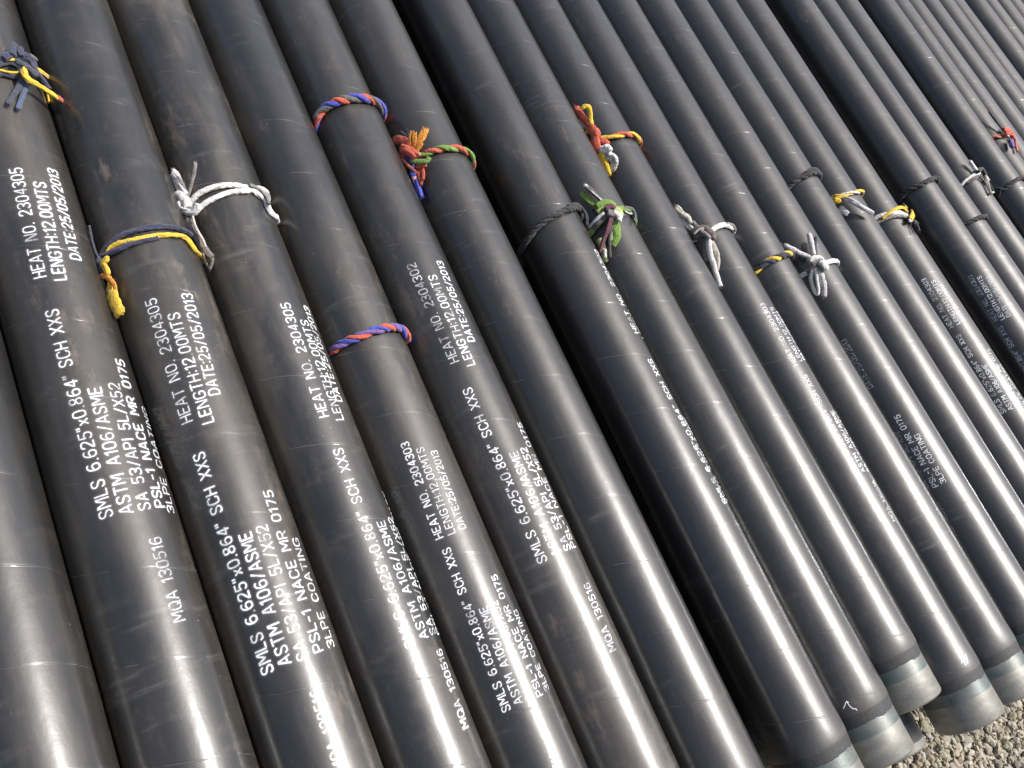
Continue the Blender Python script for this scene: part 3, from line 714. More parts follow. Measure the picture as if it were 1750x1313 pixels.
    ('loop', 'T', 'black,charcoal,black', 8.8, [(-73.7, 0.9046, 5), (-58.1, 0.9088, 5), (-42.9, 0.9134, 5), (-20.8, 0.9147, 5), (1.7, 0.9197, 5), (27.4, 0.9219, 5), (27.4, 0.9052, 5)], 0.0693),
    ('strand', 't', 'charcoal', 3.6, [(-21.5, 0.9248, 9), (-11.2, 0.9305, 12), (5.8, 0.9312, 13), (24.1, 0.9258, 12), (27.4, 0.9167, 8)], 1),
  ]),
  'r14': (14, [
    ('loop', 'T', 'white,yellow', 8.2, [(-72.3, 0.8492, 6), (-55.1, 0.8462, 6), (-39.7, 0.8387, 6), (-26.4, 0.835, 6), (-6.6, 0.8325, 6), (25.9, 0.8382, 6), (25.8, 0.8202, 6), (9.7, 0.786, 6)], 0.091),
    ('knot', 't', 'yellow', 10.0, [(-57.6, 0.833, 18), (-52.8, 0.8246, 18), (-52.1, 0.8187, 18)], 0.7),
    ('knot', 't', 'yellow', 6.1, [(-54.5, 0.8352, 16), (-44.5, 0.8316, 16), (-34.8, 0.8261, 16)], 0.7),
    ('tail', 't', 'pale', 8.2, [(-40.5, 0.8213, 18), (-32.7, 0.7976, 24), (-26.4, 0.7719, 26), (-11.3, 0.7374, 24)], 0.9),
    ('tail', 't', 'pale', 10.8, [(-57.4, 0.8015, 12), (-52.5, 0.7849, 14), (-50.4, 0.7715, 16)], 0.25),
  ]),
  'r15': (15, [
    ('loop', 'L', 'white', 7.9, [(-68.5, 0.7496, 8), (-56.4, 0.7513, 8), (-41.5, 0.7474, 8), (-22.6, 0.7408, 8), (-1.4, 0.7305, 8), (24.3, 0.7155, 8), (16, 0.694, 8)], 0.8),
    ('strand', 't', 'yellow', 6.4, [(-50.4, 0.7386, 10), (-31.3, 0.7454, 12), (-9.8, 0.7505, 14), (8.4, 0.7479, 14), (24.2, 0.7316, 12)], 0.8),
    ('loop', 'L', 'warm_grey', 7.1, [(-65.3, 0.7355, 5), (-54.8, 0.7352, 5), (-40.3, 0.7323, 5), (-25.6, 0.7302, 5), (-1.9, 0.7183, 5), (19.5, 0.7015, 5)], 0.8),
    ('knot', 't', 'yellow', 7.5, [(24.2, 0.7572, 16), (24.1, 0.7471, 16)], 0.7),
    ('tail', 't', 'brown', 4.9, [(23.9, 0.7647, 16), (24, 0.7457, 16), (24, 0.7267, 14)], 0.8),
    ('knot', 't', 'brown_grey', 7.5, [(24, 0.7415, 12), (23.9, 0.7295, 12), (24.2, 0.718, 12)], 0.8),
    ('tail', 't', 'yellow', 9.4, [(-0.5, 0.6959, 20), (24, 0.7179, 24), (23.7, 0.7327, 26)], 0.4),
    ('tail', 't', 'brown', 7.5, [(24, 0.7054, 12), (23.8, 0.7127, 14), (23.6, 0.7177, 16)], 0.5),
    ('tail', 't', 'brown', 3.7, [(24, 0.7035, 12), (23.8, 0.7043, 14), (23.7, 0.703, 16)], 0.5),
    ('tail', 't', 'charcoal', 8.9, [(9.1, 0.6939, 16), (24.1, 0.6849, 14), (24.1, 0.6711, 12), (24, 0.6571, 10)], 0.8),
    ('tail', 't', 'charcoal', 4.5, [(24.1, 0.6865, 18), (24, 0.6848, 20), (23.9, 0.6802, 22)], 0.8),
    ('knot', 't', 'pale', 6.0, [(-7.6, 0.6925, 18), (1.3, 0.6927, 18)], 0.7),
    ('tail', 't', 'charcoal', 1.5, [(6.5, 0.6909, 8), (-0.6, 0.6708, 6), (-6.8, 0.6502, 6)], 1),
  ]),
  'r16': (16, [
    ('loop', 'T', 'black,charcoal,black', 10.2, [(-111.7, 0.8489, 5), (-93.1, 0.857, 5), (-76.8, 0.8616, 5), (-58.5, 0.8621, 5), (-37.7, 0.8586, 5), (-16.2, 0.8632, 5), (10, 0.868, 5), (12.2, 0.8535, 5)], 0.0675),
  ]),
  'r17': (17, [
    ('loop', 'T', 'black,charcoal,black', 9.0, [(-69.1, 0.6765, 5), (-55.9, 0.6805, 5), (-39.5, 0.6786, 5), (-17.1, 0.6774, 5), (5.6, 0.6788, 5), (6.6, 0.6648, 5)], 0.078),
  ]),
  'r18': (18, [
    ('loop', 'L', 'white', 6.5, [(-60, 0.8524, 7), (-43, 0.8618, 7), (-20, 0.8683, 7), (19.7, 0.873, 7), (19.7, 0.8535, 7)], 1),
    ('loop', 'L', 'grey', 5.9, [(-67, 0.8496, 4), (-54.8, 0.8556, 4), (-40.5, 0.8494, 4), (-20.2, 0.8529, 4), (19.7, 0.8615, 4), (19.7, 0.8407, 4)], 1),
    ('tail', 't', 'white', 7.2, [(-14.4, 0.9231, 20), (-11.1, 0.8991, 16), (-8.2, 0.876, 14)], 0.9),
    ('knot', 't', 'charcoal', 9.8, [(-11.7, 0.872, 18), (19.6, 0.8873, 18), (19.5, 0.8721, 18), (19.6, 0.8556, 18)], 0.9),
    ('knot', 't', 'white', 5.5, [(19.5, 0.8589, 16), (19.4, 0.8414, 16), (19.6, 0.8284, 16)], 0.9),
    ('tail', 't', 'cream', 5.8, [(14.3, 0.8485, 16), (-1.6, 0.8072, 12), (-8.7, 0.7673, 10)], 0.9),
    ('tail', 't', 'cream', 3.9, [(-3.6, 0.7754, 8), (19.7, 0.7776, 8)], 0.9),
    ('tail', 't', 'charcoal', 5.2, [(19.6, 0.8483, 12), (19.7, 0.8092, 10), (19.7, 0.7817, 8)], 0.9),
    ('strand', 't', 'brown_grey', 4.9, [(-6.6, 0.853, 10), (-1.1, 0.83, 8), (-0.8, 0.8158, 6)], 0.9),
  ]),
  'r19': (19, [
    ('loop', 'T', 'black,charcoal,black', 8.9, [(-92.4, 0.8179, 5), (-76.9, 0.8236, 5), (-60.3, 0.812, 5), (-42.7, 0.8144, 5), (-16.4, 0.8231, 5), (18.1, 0.8254, 5)], 0.0685),
    ('tail', 't', 'charcoal', 4.5, [(-77, 0.8273, 10), (-72.9, 0.8088, 14), (-67.5, 0.8136, 16), (-63, 0.8047, 12)], 0.9),
    ('tail', 't', 'black', 4.8, [(-72, 0.8125, 10), (-76, 0.8013, 8), (-82.4, 0.793, 6)], 0.9),
  ]),
  'r20': (20, [
    ('loop', 'T', 'red,pale_red', 8.6, [(-60.9, 1.0671, 6), (-43.5, 1.0665, 6), (-24.2, 1.0592, 6), (17.6, 1.0632, 6), (17.4, 1.0462, 6), (17.4, 1.0232, 6)], 0.072),
    ('tail', 't', 'charcoal', 4.7, [(-22.9, 1.1765, 30), (-18.5, 1.1259, 24), (-9.6, 1.0751, 14)], 1),
    ('knot', 't', 'red', 10.8, [(-10.8, 1.0815, 20), (17.3, 1.077, 20), (17.3, 1.0484, 20), (2.9, 1.0176, 20)], 0.8),
    ('knot', 't', 'red', 9.3, [(-18.6, 1.0599, 26), (4.4, 1.048, 26)], 0.8),
    ('knot', 't', 'purple', 11.4, [(-10.3, 1.0237, 20), (-21.6, 0.9895, 20)], 0.8),
    ('tail', 't', 'red', 6.4, [(12.1, 1.0137, 16), (-9.6, 0.9642, 12)], 0.7),
    ('knot', 't', 'white', 3.6, [(-20.9, 1.0404, 30), (-17.1, 1.0381, 30)], 0.8),
  ]),
}

# ------------------------------------------------------------------ stencilled lettering, bent round the pipes
def arc_o(a=0.5):
    return [[(.42, 1), (.15, .95), (0, .72), (0, .28), (.15, .05), (.42, 0)], [(.58, 1), (.85, .95), (1, .72), (1, .28), (.85, .05), (.58, 0)]]
GL = {
    'A': (.62, [[(0, 0), (.44, 1)], [(.56, 1), (1, 0)], [(.30, .3), (.70, .3)]]),
    'C': (.58, [[(.45, 0), (.15, .05), (0, .3), (0, .7), (.15, .95), (.45, 1)], [(.57, 1), (.85, .95), (1, .74)], [(.57, 0), (.85, .05), (1, .26)]]),
    'D': (.58, [[(0, 0), (0, 1)], [(.16, 1), (.6, 1), (1, .75), (1, .25), (.6, 0), (.16, 0)]]),
    'E': (.50, [[(0, 0), (0, 1)], [(.18, 1), (1, 1)], [(.18, .5), (.85, .5)], [(.18, 0), (1, 0)]]),
    'G': (.62, [[(.45, 0), (.15, .05), (0, .3), (0, .7), (.15, .95), (.45, 1)], [(.57, 1), (.85, .95), (1, .78)], [(.57, 0), (.9, .03), (1, .2), (1, .45), (.62, .45)]]),
    'H': (.58, [[(0, 0), (0, 1)], [(1, 0), (1, 1)], [(.16, .5), (.84, .5)]]),
    'I': (.10, [[(.5, 0), (.5, 1)]]),
    'L': (.48, [[(0, 1), (0, 0)], [(.18, 0), (1, 0)]]),
    'M': (.74, [[(0, 0), (0, 1)], [(.13, .97), (.5, .3), (.87, .97)], [(1, 0), (1, 1)]]),
    'N': (.60, [[(0, 0), (0, 1)], [(.14, .96), (.86, .04)], [(1, 0), (1, 1)]]),
    'O': (.60, arc_o()),
    'P': (.54, [[(0, 0), (0, 1)], [(.16, 1), (.7, 1), (1, .86), (1, .58), (.7, .45), (.16, .45)]]),
    'Q': (.64, arc_o() + [[(.62, .28), (1.05, -.05)]]),
    'R': (.56, [[(0, 0), (0, 1)], [(.16, 1), (.7, 1), (1, .86), (1, .6), (.7, .48), (.16, .48)], [(.5, .40), (1, 0)]]),
    'S': (.54, [[(1, .80), (.82, .97), (.57, 1)], [(.44, 1), (.12, .95), (0, .78), (.12, .60), (.5, .5), (.88, .40), (1, .22), (.88, .05), (.56, 0)], [(.43, 0), (.18, .03), (0, .2)]]),
    'T': (.56, [[(0, 1), (1, 1)], [(.5, .84), (.5, 0)]]),
    'X': (.58, [[(0, 0), (1, 1)], [(0, 1), (.40, .60)], [(.60, .40), (1, 0)]]),
    'x': (.42, [[(0, 0), (1, .62)], [(0, .62), (.38, .38)], [(.62, .24), (1, 0)]]),
    '0': (.54, arc_o()),
    '1': (.26, [[(0, .8), (.8, 1), (.8, 0)]]),
    '2': (.54, [[(0, .76), (.12, .95), (.44, 1)], [(.56, 1), (.9, .93), (1, .72), (.8, .5), (.05, .10)], [(0, 0), (1, 0)]]),
    '3': (.52, [[(0, .86), (.22, 1), (.75, 1), (1, .85), (1, .66), (.75, .55), (.38, .54)], [(.55, .48), (.82, .45), (1, .32), (1, .15), (.75, 0), (.2, 0), (0, .14)]]),
    '4': (.56, [[(.75, 0), (.75, .20)], [(.75, .36), (.75, 1)], [(.66, .96), (.02, .28), (1, .28)]]),
    '5': (.52, [[(.95, 1), (.12, 1), (.06, .58)], [(.06, .50), (.5, .62), (.95, .5), (1, .22), (.75, 0), (.25, 0), (0, .14)]]),
    '6': (.54, [[(.9, .9), (.6, 1), (.2, .9), (0, .6), (0, .25), (.2, .03), (.44, 0)], [(.56, 0), (.88, .05), (1, .28), (.88, .52), (.5, .58), (.18, .48)]]),
    '7': (.50, [[(0, 1), (1, 1), (.4, 0)]]),
    '8': (.54, [[(.44, 1), (.10, .93), (.10, .62), (.5, .52), (.9, .4), (.95, .1), (.57, 0)], [(.57, 1), (.9, .93), (.9, .66), (.62, .57)], [(.38, .46), (.05, .38), (.05, .1), (.43, 0)]]),
    '.': (.10, [[(.2, .0), (.8, .02)]]),
    ':': (.10, [[(.2, .12), (.8, .14)], [(.2, .72), (.8, .74)]]),
    '/': (.42, [[(0, -.03), (1, 1.03)]]),
    '"': (.20, [[(0, 1.02), (0, .78)], [(1, 1.02), (1, .78)]]),
    '-': (.34, [[(0, .46), (1, .46)]]),
    ' ': (.52, []),
}

def smooth_line(p):
    if len(p) < 4:
        return p
    q = [p[0]]
    for a, b in zip(p[:-1], p[1:]):
        q.append((a[0] * .75 + b[0] * .25, a[1] * .75 + b[1] * .25))
        q.append((a[0] * .25 + b[0] * .75, a[1] * .25 + b[1] * .75))
    q.append(p[-1])
    return q

def resample(p, step):
    out = [p[0]]
    for a, b in zip(p[:-1], p[1:]):
        L = math.hypot(b[0] - a[0], b[1] - a[1])
        n = max(1, int(math.ceil(L / step)))
        for k in range(1, n + 1):
            t = k / n
            out.append((a[0] + (b[0] - a[0]) * t, a[1] + (b[1] - a[1]) * t))
    return out

def strokes_mesh(name, strokes, half, halo, base_r):
    """strokes: [(points (along m, around m), strength)] laid on a cylinder of radius base_r round the y axis"""
    verts, faces, cov = [], [], []
    offs = (-(half + halo), -(half + halo * .35), -half * 1.12, -half * .75, half * .75, half * 1.12, half + halo * .35, half + halo)
    alph = (0.0, 0.05, 0.22, 1.0, 1.0, 0.22, 0.05, 0.0)
    for si, (pts, stg) in enumerate(strokes):
        rr = base_r + 0.00022 + 0.000011 * (si % 45)
        p = resample(pts, 0.0025)
        n = len(p)
        rings = []
        def tang(k):
            a, b = p[max(k - 1, 0)], p[min(k + 1, n - 1)]
            L = math.hypot(b[0] - a[0], b[1] - a[1]) or 1e-9
            return ((b[0] - a[0]) / L, (b[1] - a[1]) / L)
        seq = []
        t0, t1 = tang(0), tang(n - 1)
        seq.append(((p[0][0] - t0[0] * halo, p[0][1] - t0[1] * halo), t0, 0.0))
        seq.append(((p[0][0] - t0[0] * halo * .3, p[0][1] - t0[1] * halo * .3), t0, 0.12))
        for k in range(n):
            seq.append((p[k], tang(k), 1.0))
        seq.append(((p[-1][0] + t1[0] * halo * .3, p[-1][1] + t1[1] * halo * .3), t1, 0.12))
        seq.append(((p[-1][0] + t1[0] * halo, p[-1][1] + t1[1] * halo), t1, 0.0))
        base = len(verts)
        for (c, t, e) in seq:
            for o, a in zip(offs, alph):
                u, v = c[0] - t[1] * o, c[1] + t[0] * o
                th = v / base_r
                verts.append((rr * math.sin(th), u, rr * math.cos(th)))
                cov.append(a * e * stg)
        m = len(offs)
        for j in range(len(seq) - 1):
            for k in range(m - 1):
                q = base + j * m + k
                faces.append((q, q + 1, q + m + 1, q + m))
    me = mesh_of(name, verts, faces)
    at = me.attributes.new('cov', 'FLOAT', 'POINT')
    at.data.foreach_set('value', cov)
    return me

lr = random.Random(11)
BIG = {1, 2, 3, 5, 7}
FAINT = {(5, 'HEAT NO. 2304302'): .62, (7, 'HEAT NO. 2304302'): .8, (1, 'MQA 130516'): .55, (5, 'MQA 130516'): .8, (3, 'MQA 130516'): .85, (12, 'DATE:25/05/2013'): .55, (12, 'MQA 130516'): .4, (12, 'SA 53/API 5L/X52'): .45, (10, 'MQA 130516'): .7, (16, 'DATE:25/05/2013'): .6,
         (2, 'HEAT NO. 2304305'): .85, (15, 'HEAT NO. 2304303'): .8, (16, 'HEAT NO. 2304303'): .8, (4, 'ASTM A106/ASME'): .75}
for pi, text, y0, y1, a0, a1 in LETTERING:
    cap = 0.0180 if pi in BIG else 0.0143
    # advance widths in cap heights
    x = 0.0
    glyphs = []
    for ch in text:
        w, st = GL[ch]
        glyphs.append((x, w, st))
        x += w + (0.25 if ch != ' ' else 0.12)
    total = x - 0.25
    sc = (y1 - y0) / total
    line = []
    stg0 = FAINT.get((pi, text), 1.0)
    tipy = PIPES[pi].location.y
    for gx, w, st in glyphs:
        stg = stg0 * lr.uniform(0.75, 1.12)
        if lr.random() < 0.06:
            stg *= 0.6
        for pl in st:
            q = []
            for (u, v) in smooth_line(pl):
                al = (gx + u * w) * sc
                t = al / (y1 - y0)
                ang = math.radians(a0 + (a1 - a0) * t)
                q.append((y0 + al - tipy, ang * R - (v - 0.5) * cap))
            line.append((q, stg * lr.uniform(0.85, 1.05)))
    wob = lr.choice((0.88, 0.95, 1.0, 1.08, 1.2, 1.35))
    me = strokes_mesh('stencil_lettering', line, cap * (0.056 if pi in BIG else 0.050) * wob, cap * 0.18, R)
    link('stencil_lettering', me, M_PAINT, PIPES[pi])

# faint stencil on the lower pipe seen in the first gap, and the chalked numbers near the pipe ends
def free_text(parent, text, y0, y1, a0, a1, cap, stg):
    x = 0.0
    line = []
    adv = sum(GL[c][0] + (0.20 if c != ' ' else 0.12) for c in text) - 0.2
    for ch in text:
        w, st = GL[ch]
        for pl in st:
            q = []
            for (u, v) in smooth_line(pl):
                t = (x + u * w) / adv
                q.append((y0 + (y1 - y0) * t - parent.location.y, math.radians(a0 + (a1 - a0) * t) * R - (v - 0.5) * cap))
            line.append((q, stg))
        x += w + (0.25 if ch != ' ' else 0.12)
    link('stencil_lettering', strokes_mesh('stencil_lettering', line, cap * 0.074, cap * 0.15, R), M_PAINT, parent)

free_text(LOW_PIPES[6], 'PSL-1 NACE MR 0175', -0.17, 0.10, 33, 35, 0.018, 0.6)
free_text(LOW_PIPES[6], 'SA 53/API 5L/X52', -0.17, 0.05, 14, 16, 0.018, 0.6)

def chalk(pi, y, ang, lines):
    p = PIPES[pi]
    st = [([(y + u * 1.0 - p.location.y, math.radians(ang) * R + v * 1.0) for u, v in ln], 1.0) for ln in lines]
    link('chalk_mark', strokes_mesh('chalk_mark', st, 0.0009, 0.0006, R + 0.0006), M_CHALK, p)

chalk(8, -0.418, -50, [[(.001, -.012), (.004, -.008), (.010, -.002), (.012, .002), (.008, .004)], [(.011, .001), (.000, .003), (-.006, .006), (-.008, .011), (-.012, .012)]])
chalk(10, -0.478, -15, [[(-.004, -.009), (.004, -.007), (.000, -.003), (-.012, -.003)], [(.002, -.001), (.010, .001), (.012, .005), (.006, .006), (-.004, .003), (-.010, .005), (-.004, .010), (.006, .013), (.011, .014)]])

# ------------------------------------------------------------------ rope and cloth slings
def catmull(pts, per):
    if len(pts) == 2:
        a, b = pts
        return [a.lerp(b, k / per) for k in range(per + 1)]
    out = []
    n = len(pts)
    for i in range(n - 1):
        p0, p1, p2, p3 = pts[max(i - 1, 0)], pts[i], pts[i + 1], pts[min(i + 2, n - 1)]
        for k in range(per):
            t = k / per
            out.append(0.5 * ((2 * p1) + (p2 - p0) * t + (2 * p0 - 5 * p1 + 4 * p2 - p3) * t * t + (3 * p1 - p0 - 3 * p2 + p3) * t ** 3))
    out.append(pts[-1].copy())
    return out

def catmull_closed(pts, per):
    out = []
    n = len(pts)
    for i in range(n):
        p0, p1, p2, p3 = pts[i - 1], pts[i], pts[(i + 1) % n], pts[(i + 2) % n]
        for k in range(per):
            t = k / per
            out.append(0.5 * ((2 * p1) + (p2 - p0) * t + (2 * p0 - 5 * p1 + 4 * p2 - p3) * t * t + (3 * p1 - p0 - 3 * p2 + p3) * t ** 3))
    return out

def sweep(path, radii, outward, flat, rs, closed=False, seg=18, wrinkle=0.12, cap=True):
    """tube along path; the section is flattened along the outward direction and creased lengthwise like bunched cloth"""
    n = len(path)
    verts, faces = [], []
    ph = [rs.uniform(0, 6.28) for _ in range(4)]
    crease = [(rs.uniform(0, 6.28), rs.uniform(-0.10, 0.10), rs.uniform(0.12, 0.38), rs.uniform(0.14, 0.34)) for _ in range(6)]
    for i in range(n):
        if closed:
            t = (path[(i + 1) % n] - path[i - 1])
        else:
            t = path[min(i + 1, n - 1)] - path[max(i - 1, 0)]
        t.normalize()
        o = outward[i] - t * outward[i].dot(t)
        if o.length < 1e-6:
            o = t.orthogonal()
        o.normalize()
        s = t.cross(o)
        fade = 1.0
        if closed:
            fade = math.sin(math.pi * i / n) ** 0.3 if 0 < i < n - 1 else 0.0
        for k in range(seg):
            a = 2 * math.pi * k / seg
            w = 1 + wrinkle * 0.5 * math.sin(i * 0.8 + 2 * a + ph[3]) * fade
            for c0, dr, dp, wd in crease:
                dd = (a - c0 - dr * i + math.pi) % (2 * math.pi) - math.pi
                w -= dp * math.exp(-(dd / wd) ** 2) * fade * (wrinkle / 0.12)
            x_, y_ = math.cos(a) * w, math.sin(a) * flat * w
            jit = 1 + rs.uniform(-.02, .02)
            verts.append(path[i] + (s * x_ + o * y_) * radii[i] * 1.03 * jit)
    m = n if closed else n - 1
    for i in range(m):
        i2 = (i + 1) % n
        for k in range(seg):
            k2 = (k + 1) % seg
            faces.append((i * seg + k, i * seg + k2, i2 * seg + k2, i2 * seg + k))
    if not closed and cap:
        # ragged ends: pull single points out so that the cut cloth looks frayed
        for k in range(seg):
            for i, sgn in ((0, -1), (n - 1, 1)):
                d = path[min(i + 1, n - 1)] - path[max(i - 1, 0)]
                verts[i * seg + k] = verts[i * seg + k] + d.normalized() * sgn * radii[i] * (rs.uniform(-0.15, 0.55) if flat > 0.2 else rs.uniform(-0.6, 1.5))
        c0, c1 = len(verts), len(verts) + 1
        verts += [path[0].copy(), path[-1].copy()]
        for k in range(seg):
            k2 = (k + 1) % seg
            faces.append((c0, k2, k))
            faces.append((c1, (n - 1) * seg + k, (n - 1) * seg + k2))
    return verts, faces

def fibres(verts, faces, spots, rs):
    """loose threads: spots are (root, direction, length, thickness)"""
    for root, d, L, w in spots:
        d = d.normalized()
        s = d.orthogonal().normalized()
        u = d.cross(s)
        bend = (s * rs.uniform(-1, 1) + u * rs.uniform(-1, 1)) * 0.5
        p1 = root + (d + bend * 0.4) * L * 0.5
        p2 = root + (d + bend) * L
        b = len(verts)
        for q, k in ((root, 1.0), (p1, 0.8)):
            for a in (0.0, 2.1, 4.2):
                verts.append(q + (s * math.cos(a) + u * math.sin(a)) * w * k)
        verts.append(p2)
        for k in range(3):
            k2 = (k + 1) % 3
            faces.append((b + k, b + k2, b + 3 + k2, b + 3 + k))
            faces.append((b + 3 + k, b + 3 + k2, b + 6))

def rand_dir(rs):
    return Vector((rs.gauss(0, 1), rs.gauss(0, 1), rs.gauss(0, 1)))

def pt(pi, ang, y, hm, org):
    a = math.radians(ang)
    r = R + hm / 1000.0
    return Vector((PX[pi] + r * math.sin(a), y, Z_TOP + PZ[pi] + r * math.cos(a))) - org

def outw(pi, p, org):
    q = p + org
    v = Vector((q.x - PX[pi], 0, q.z - Z_TOP - PZ[pi]))
    return v.normalized()

def clearance(pi, ang):
    """free space between this pipe's surface and its neighbours at an angle from the top"""
    a = math.radians(ang)
    c = 9.0
    P = Vector((PX[pi] + R * math.sin(a), Z_TOP + PZ[pi] + R * math.cos(a)))
    others = [(PX[j], Z_TOP + PZ[j]) for j in (pi - 1, pi + 1) if 0 <= j < len(PX)] + [(x, Z_LOW) for x in LOWER if abs(x - PX[pi]) < 0.3]
    for (x, z) in others:
        c = min(c, math.hypot(P.x - x, P.y - z) - R)
    return max(c, 0.0006)

def full_ring(pi, pts):
    """visible course of the loop, completed round the hidden underside"""
    keep = [pts[0]]
    for p in pts[1:]:
        if p[0] > keep[-1][0] + 3.0:
            keep.append(p)
    a_end, y_end = keep[-1][0], keep[-1][1]
    a_st, y_st = keep[0][0] + 360.0, keep[0][1]
    n = max(3, int((a_st - a_end) / 22))
    for k in range(1, n):
        t = k / n
        keep.append((a_end + (a_st - a_end) * t, y_end + (y_st - y_end) * t, keep[-1][2]))
    return keep

SLINGS = {
    'r1': 'navy cloth knot with a yellow tail tipped red', 'r2': 'flat navy and yellow cloth rope with a crumpled yellow end',
    'r3': 'knotted white cloth rope with a long dirty grey tail', 'r4': 'twisted blue, grey and red rope ring',
    'r5': 'twisted blue, purple and red rope ring beside the heat number lettering', 'r6': 'red and green rope with a blue tail and orange frayed cloth',
    'r7': 'black rope slung over the pipe beside the gap, next to the green and maroon knot', 'r8': 'green, white and maroon cloth knot with dangling tails',
    'r9': 'red, yellow and white cloth knot with upright red and yellow ends', 'r10': 'grey-brown and white cloth knot with two white hanging tails',
    'r11': 'twisted yellow and navy rope ring', 'r12': 'white cloth knot with two upright tails and a hanging loop',
    'r13': 'black rope ring with a loose strand, beside the yellow and white rope with straight tail', 'r14': 'yellow and white rope ring with a straight white tail',
    'r15': 'yellow and white cloth rope with a bristly brown and black knot', 'r16': 'black rope ring across the gap from the bristly brown knot',
    'r17': 'thin short black rope ring between the black rope and the corded white knot', 'r18': 'small white and black cord knot with hanging ends beside a gap',
    'r19': 'black rope ring with a dangling end, below the red and purple knot', 'r20': 'small red knot with purple cloth and a straight black cord',
}
for key, (pi, strokes) in ROPES.items():
    rs = random.Random(key)
    org = Vector((PX[pi], strokes[0][4][len(strokes[0][4]) // 2][1], Z_TOP + PZ[pi] + R))
    e = bpy.data.objects.new('rope_sling', None)
    COL.objects.link(e)
    e.empty_display_size = 0.03
    e.location = org
    tag(e, SLINGS[key], 'rope', 'rope slings tied round the pipes')
    for part, kind, cols, r, pts, ex in strokes:
        r = r / 1000.0
        if kind in ('T', 'L'):
            ring = full_ring(pi, pts)
            cp = []
            rad_c = []
            for (a, y, hm) in ring:
                aa = ((a + 180) % 360) - 180
                s = min(1.0, clearance(pi, aa) / (2.1 * r))
                cp.append(pt(pi, a, y, 1000 * r * 0.92 * s, org))
                rad_c.append(s)
            per = 14
            path = catmull_closed(cp, per)
            n = len(path)
            sc = []
            for i in range(n):
                q = path[i] + org
                aa = math.degrees(math.atan2(q.x - PX[pi], q.z - Z_TOP - PZ[pi]))
                sc.append(max(0.03, min(1.0, clearance(pi, aa) / (2.1 * r))))
            out = [outw(pi, p, org) for p in path]
            names = cols.split(',')
            if kind == 'L':
                v, f = sweep(path, [r * s for s in sc], out, min(1.0, ex), rs, True, 16)
                link('rope_strand', mesh_of('rope_strand', v, f), CLOTH[names[0]], e)
            else:
                ln = [0.0]
                for i in range(n):
                    ln.append(ln[-1] + (path[(i + 1) % n] - path[i]).length)
                turns = max(3, round(ln[-1] / ex))
                ns = len(names)
                sr = r * (0.56 if ns == 3 else 0.58)
                off = r * (0.50 if ns == 3 else 0.44)
                tw0 = rs.uniform(0, 6.28)
                for si, cn in enumerate(names):
                    bulk = rs.uniform(0.92, 1.1)
                    bp = rs.uniform(0, 6.28)
                    sp_, so_ = [], []
                    for i in range(n):
                        t = (path[(i + 1) % n] - path[i - 1]).normalized()
                        o = (out[i] - t * out[i].dot(t)).normalized()
                        b = t.cross(o)
                        th = 2 * math.pi * turns * ln[i] / ln[-1] + 2 * math.pi * si / ns + 0.5 * math.sin(2 * math.pi * 3 * ln[i] / ln[-1] + tw0) + 0.35 * math.sin(2 * math.pi * 7 * ln[i] / ln[-1] + tw0 * 2)
                        d = (o * math.cos(th) + b * math.sin(th))
                        sp_.append(path[i] + d * off * sc[i])
                        so_.append(d)
                    v, f = sweep(sp_, [sr * s * bulk * (1 + 0.12 * math.sin(2 * math.pi * 5 * k / n + bp) + 0.08 * math.sin(2 * math.pi * 13 * k / n + bp * 3)) for k, s in enumerate(sc)], so_, 0.85, rs, True, 16, 0.10)
                    fz = []
                    for _ in range(36):
                        k = rs.randrange(n)
                        fz.append((sp_[k] + so_[k] * sr * sc[k] * 0.8, so_[k] * sc[k] + rand_dir(rs) * 0.6, rs.uniform(0.003, 0.008) * sc[k], 0.00022))
                    fibres(v, f, fz, rs)
                    link('rope_strand', mesh_of('rope_strand', v, f), CLOTH[cn], e)
        else:
            cp = [pt(pi, a, y, hm, org) for a, y, hm in pts]
            path = catmull(cp, 7 if len(cp) > 2 else 9)
            n = len(path)
            out = [outw(pi, p, org) for p in path]
            radii = []
            for i in range(n):
                t = i / (n - 1)
                e_ = min(1.0, 0.72 + 3.5 * min(t, 1 - t)) if part == 'knot' else 1.0
                if part == 'tail':
                    e_ = min(1.0, 0.8 + 2.0 * min(t, 1 - t)) * (1 + 0.10 * math.sin(5 * t + rs.random()))
                if part == 'tail' and ex < 0.2:          # torn strip fanning out towards its frayed tip
                    e_ = 0.45 + 0.85 * t * (1 - 0.5 * max(0.0, t - 0.7) / 0.3)
                radii.append(r * e_)
            v, f = sweep(path, radii, out, ex, rs, False, 18, 0.12 if ex > .7 else 0.10)
            if part == 'tail' and not (r > 0.009 and ex > 0.2):
                sp_ = []
                for i, sgn in ((0, -1), (n - 1, 1)):
                    d = (path[min(i + 1, n - 1)] - path[max(i - 1, 0)]).normalized() * sgn
                    for _ in range(9):
                        sp_.append((path[i] + rand_dir(rs) * radii[i] * 0.35, d + rand_dir(rs) * 0.35, radii[i] * rs.uniform(0.7, 2.0), 0.00035))
                fibres(v, f, sp_, rs)
            nm = {'strand': 'rope_strand', 'knot': 'knot_turn', 'tail': 'loose_tail'}[part]
            link(nm, mesh_of(nm, v, f), CLOTH[cols], e)

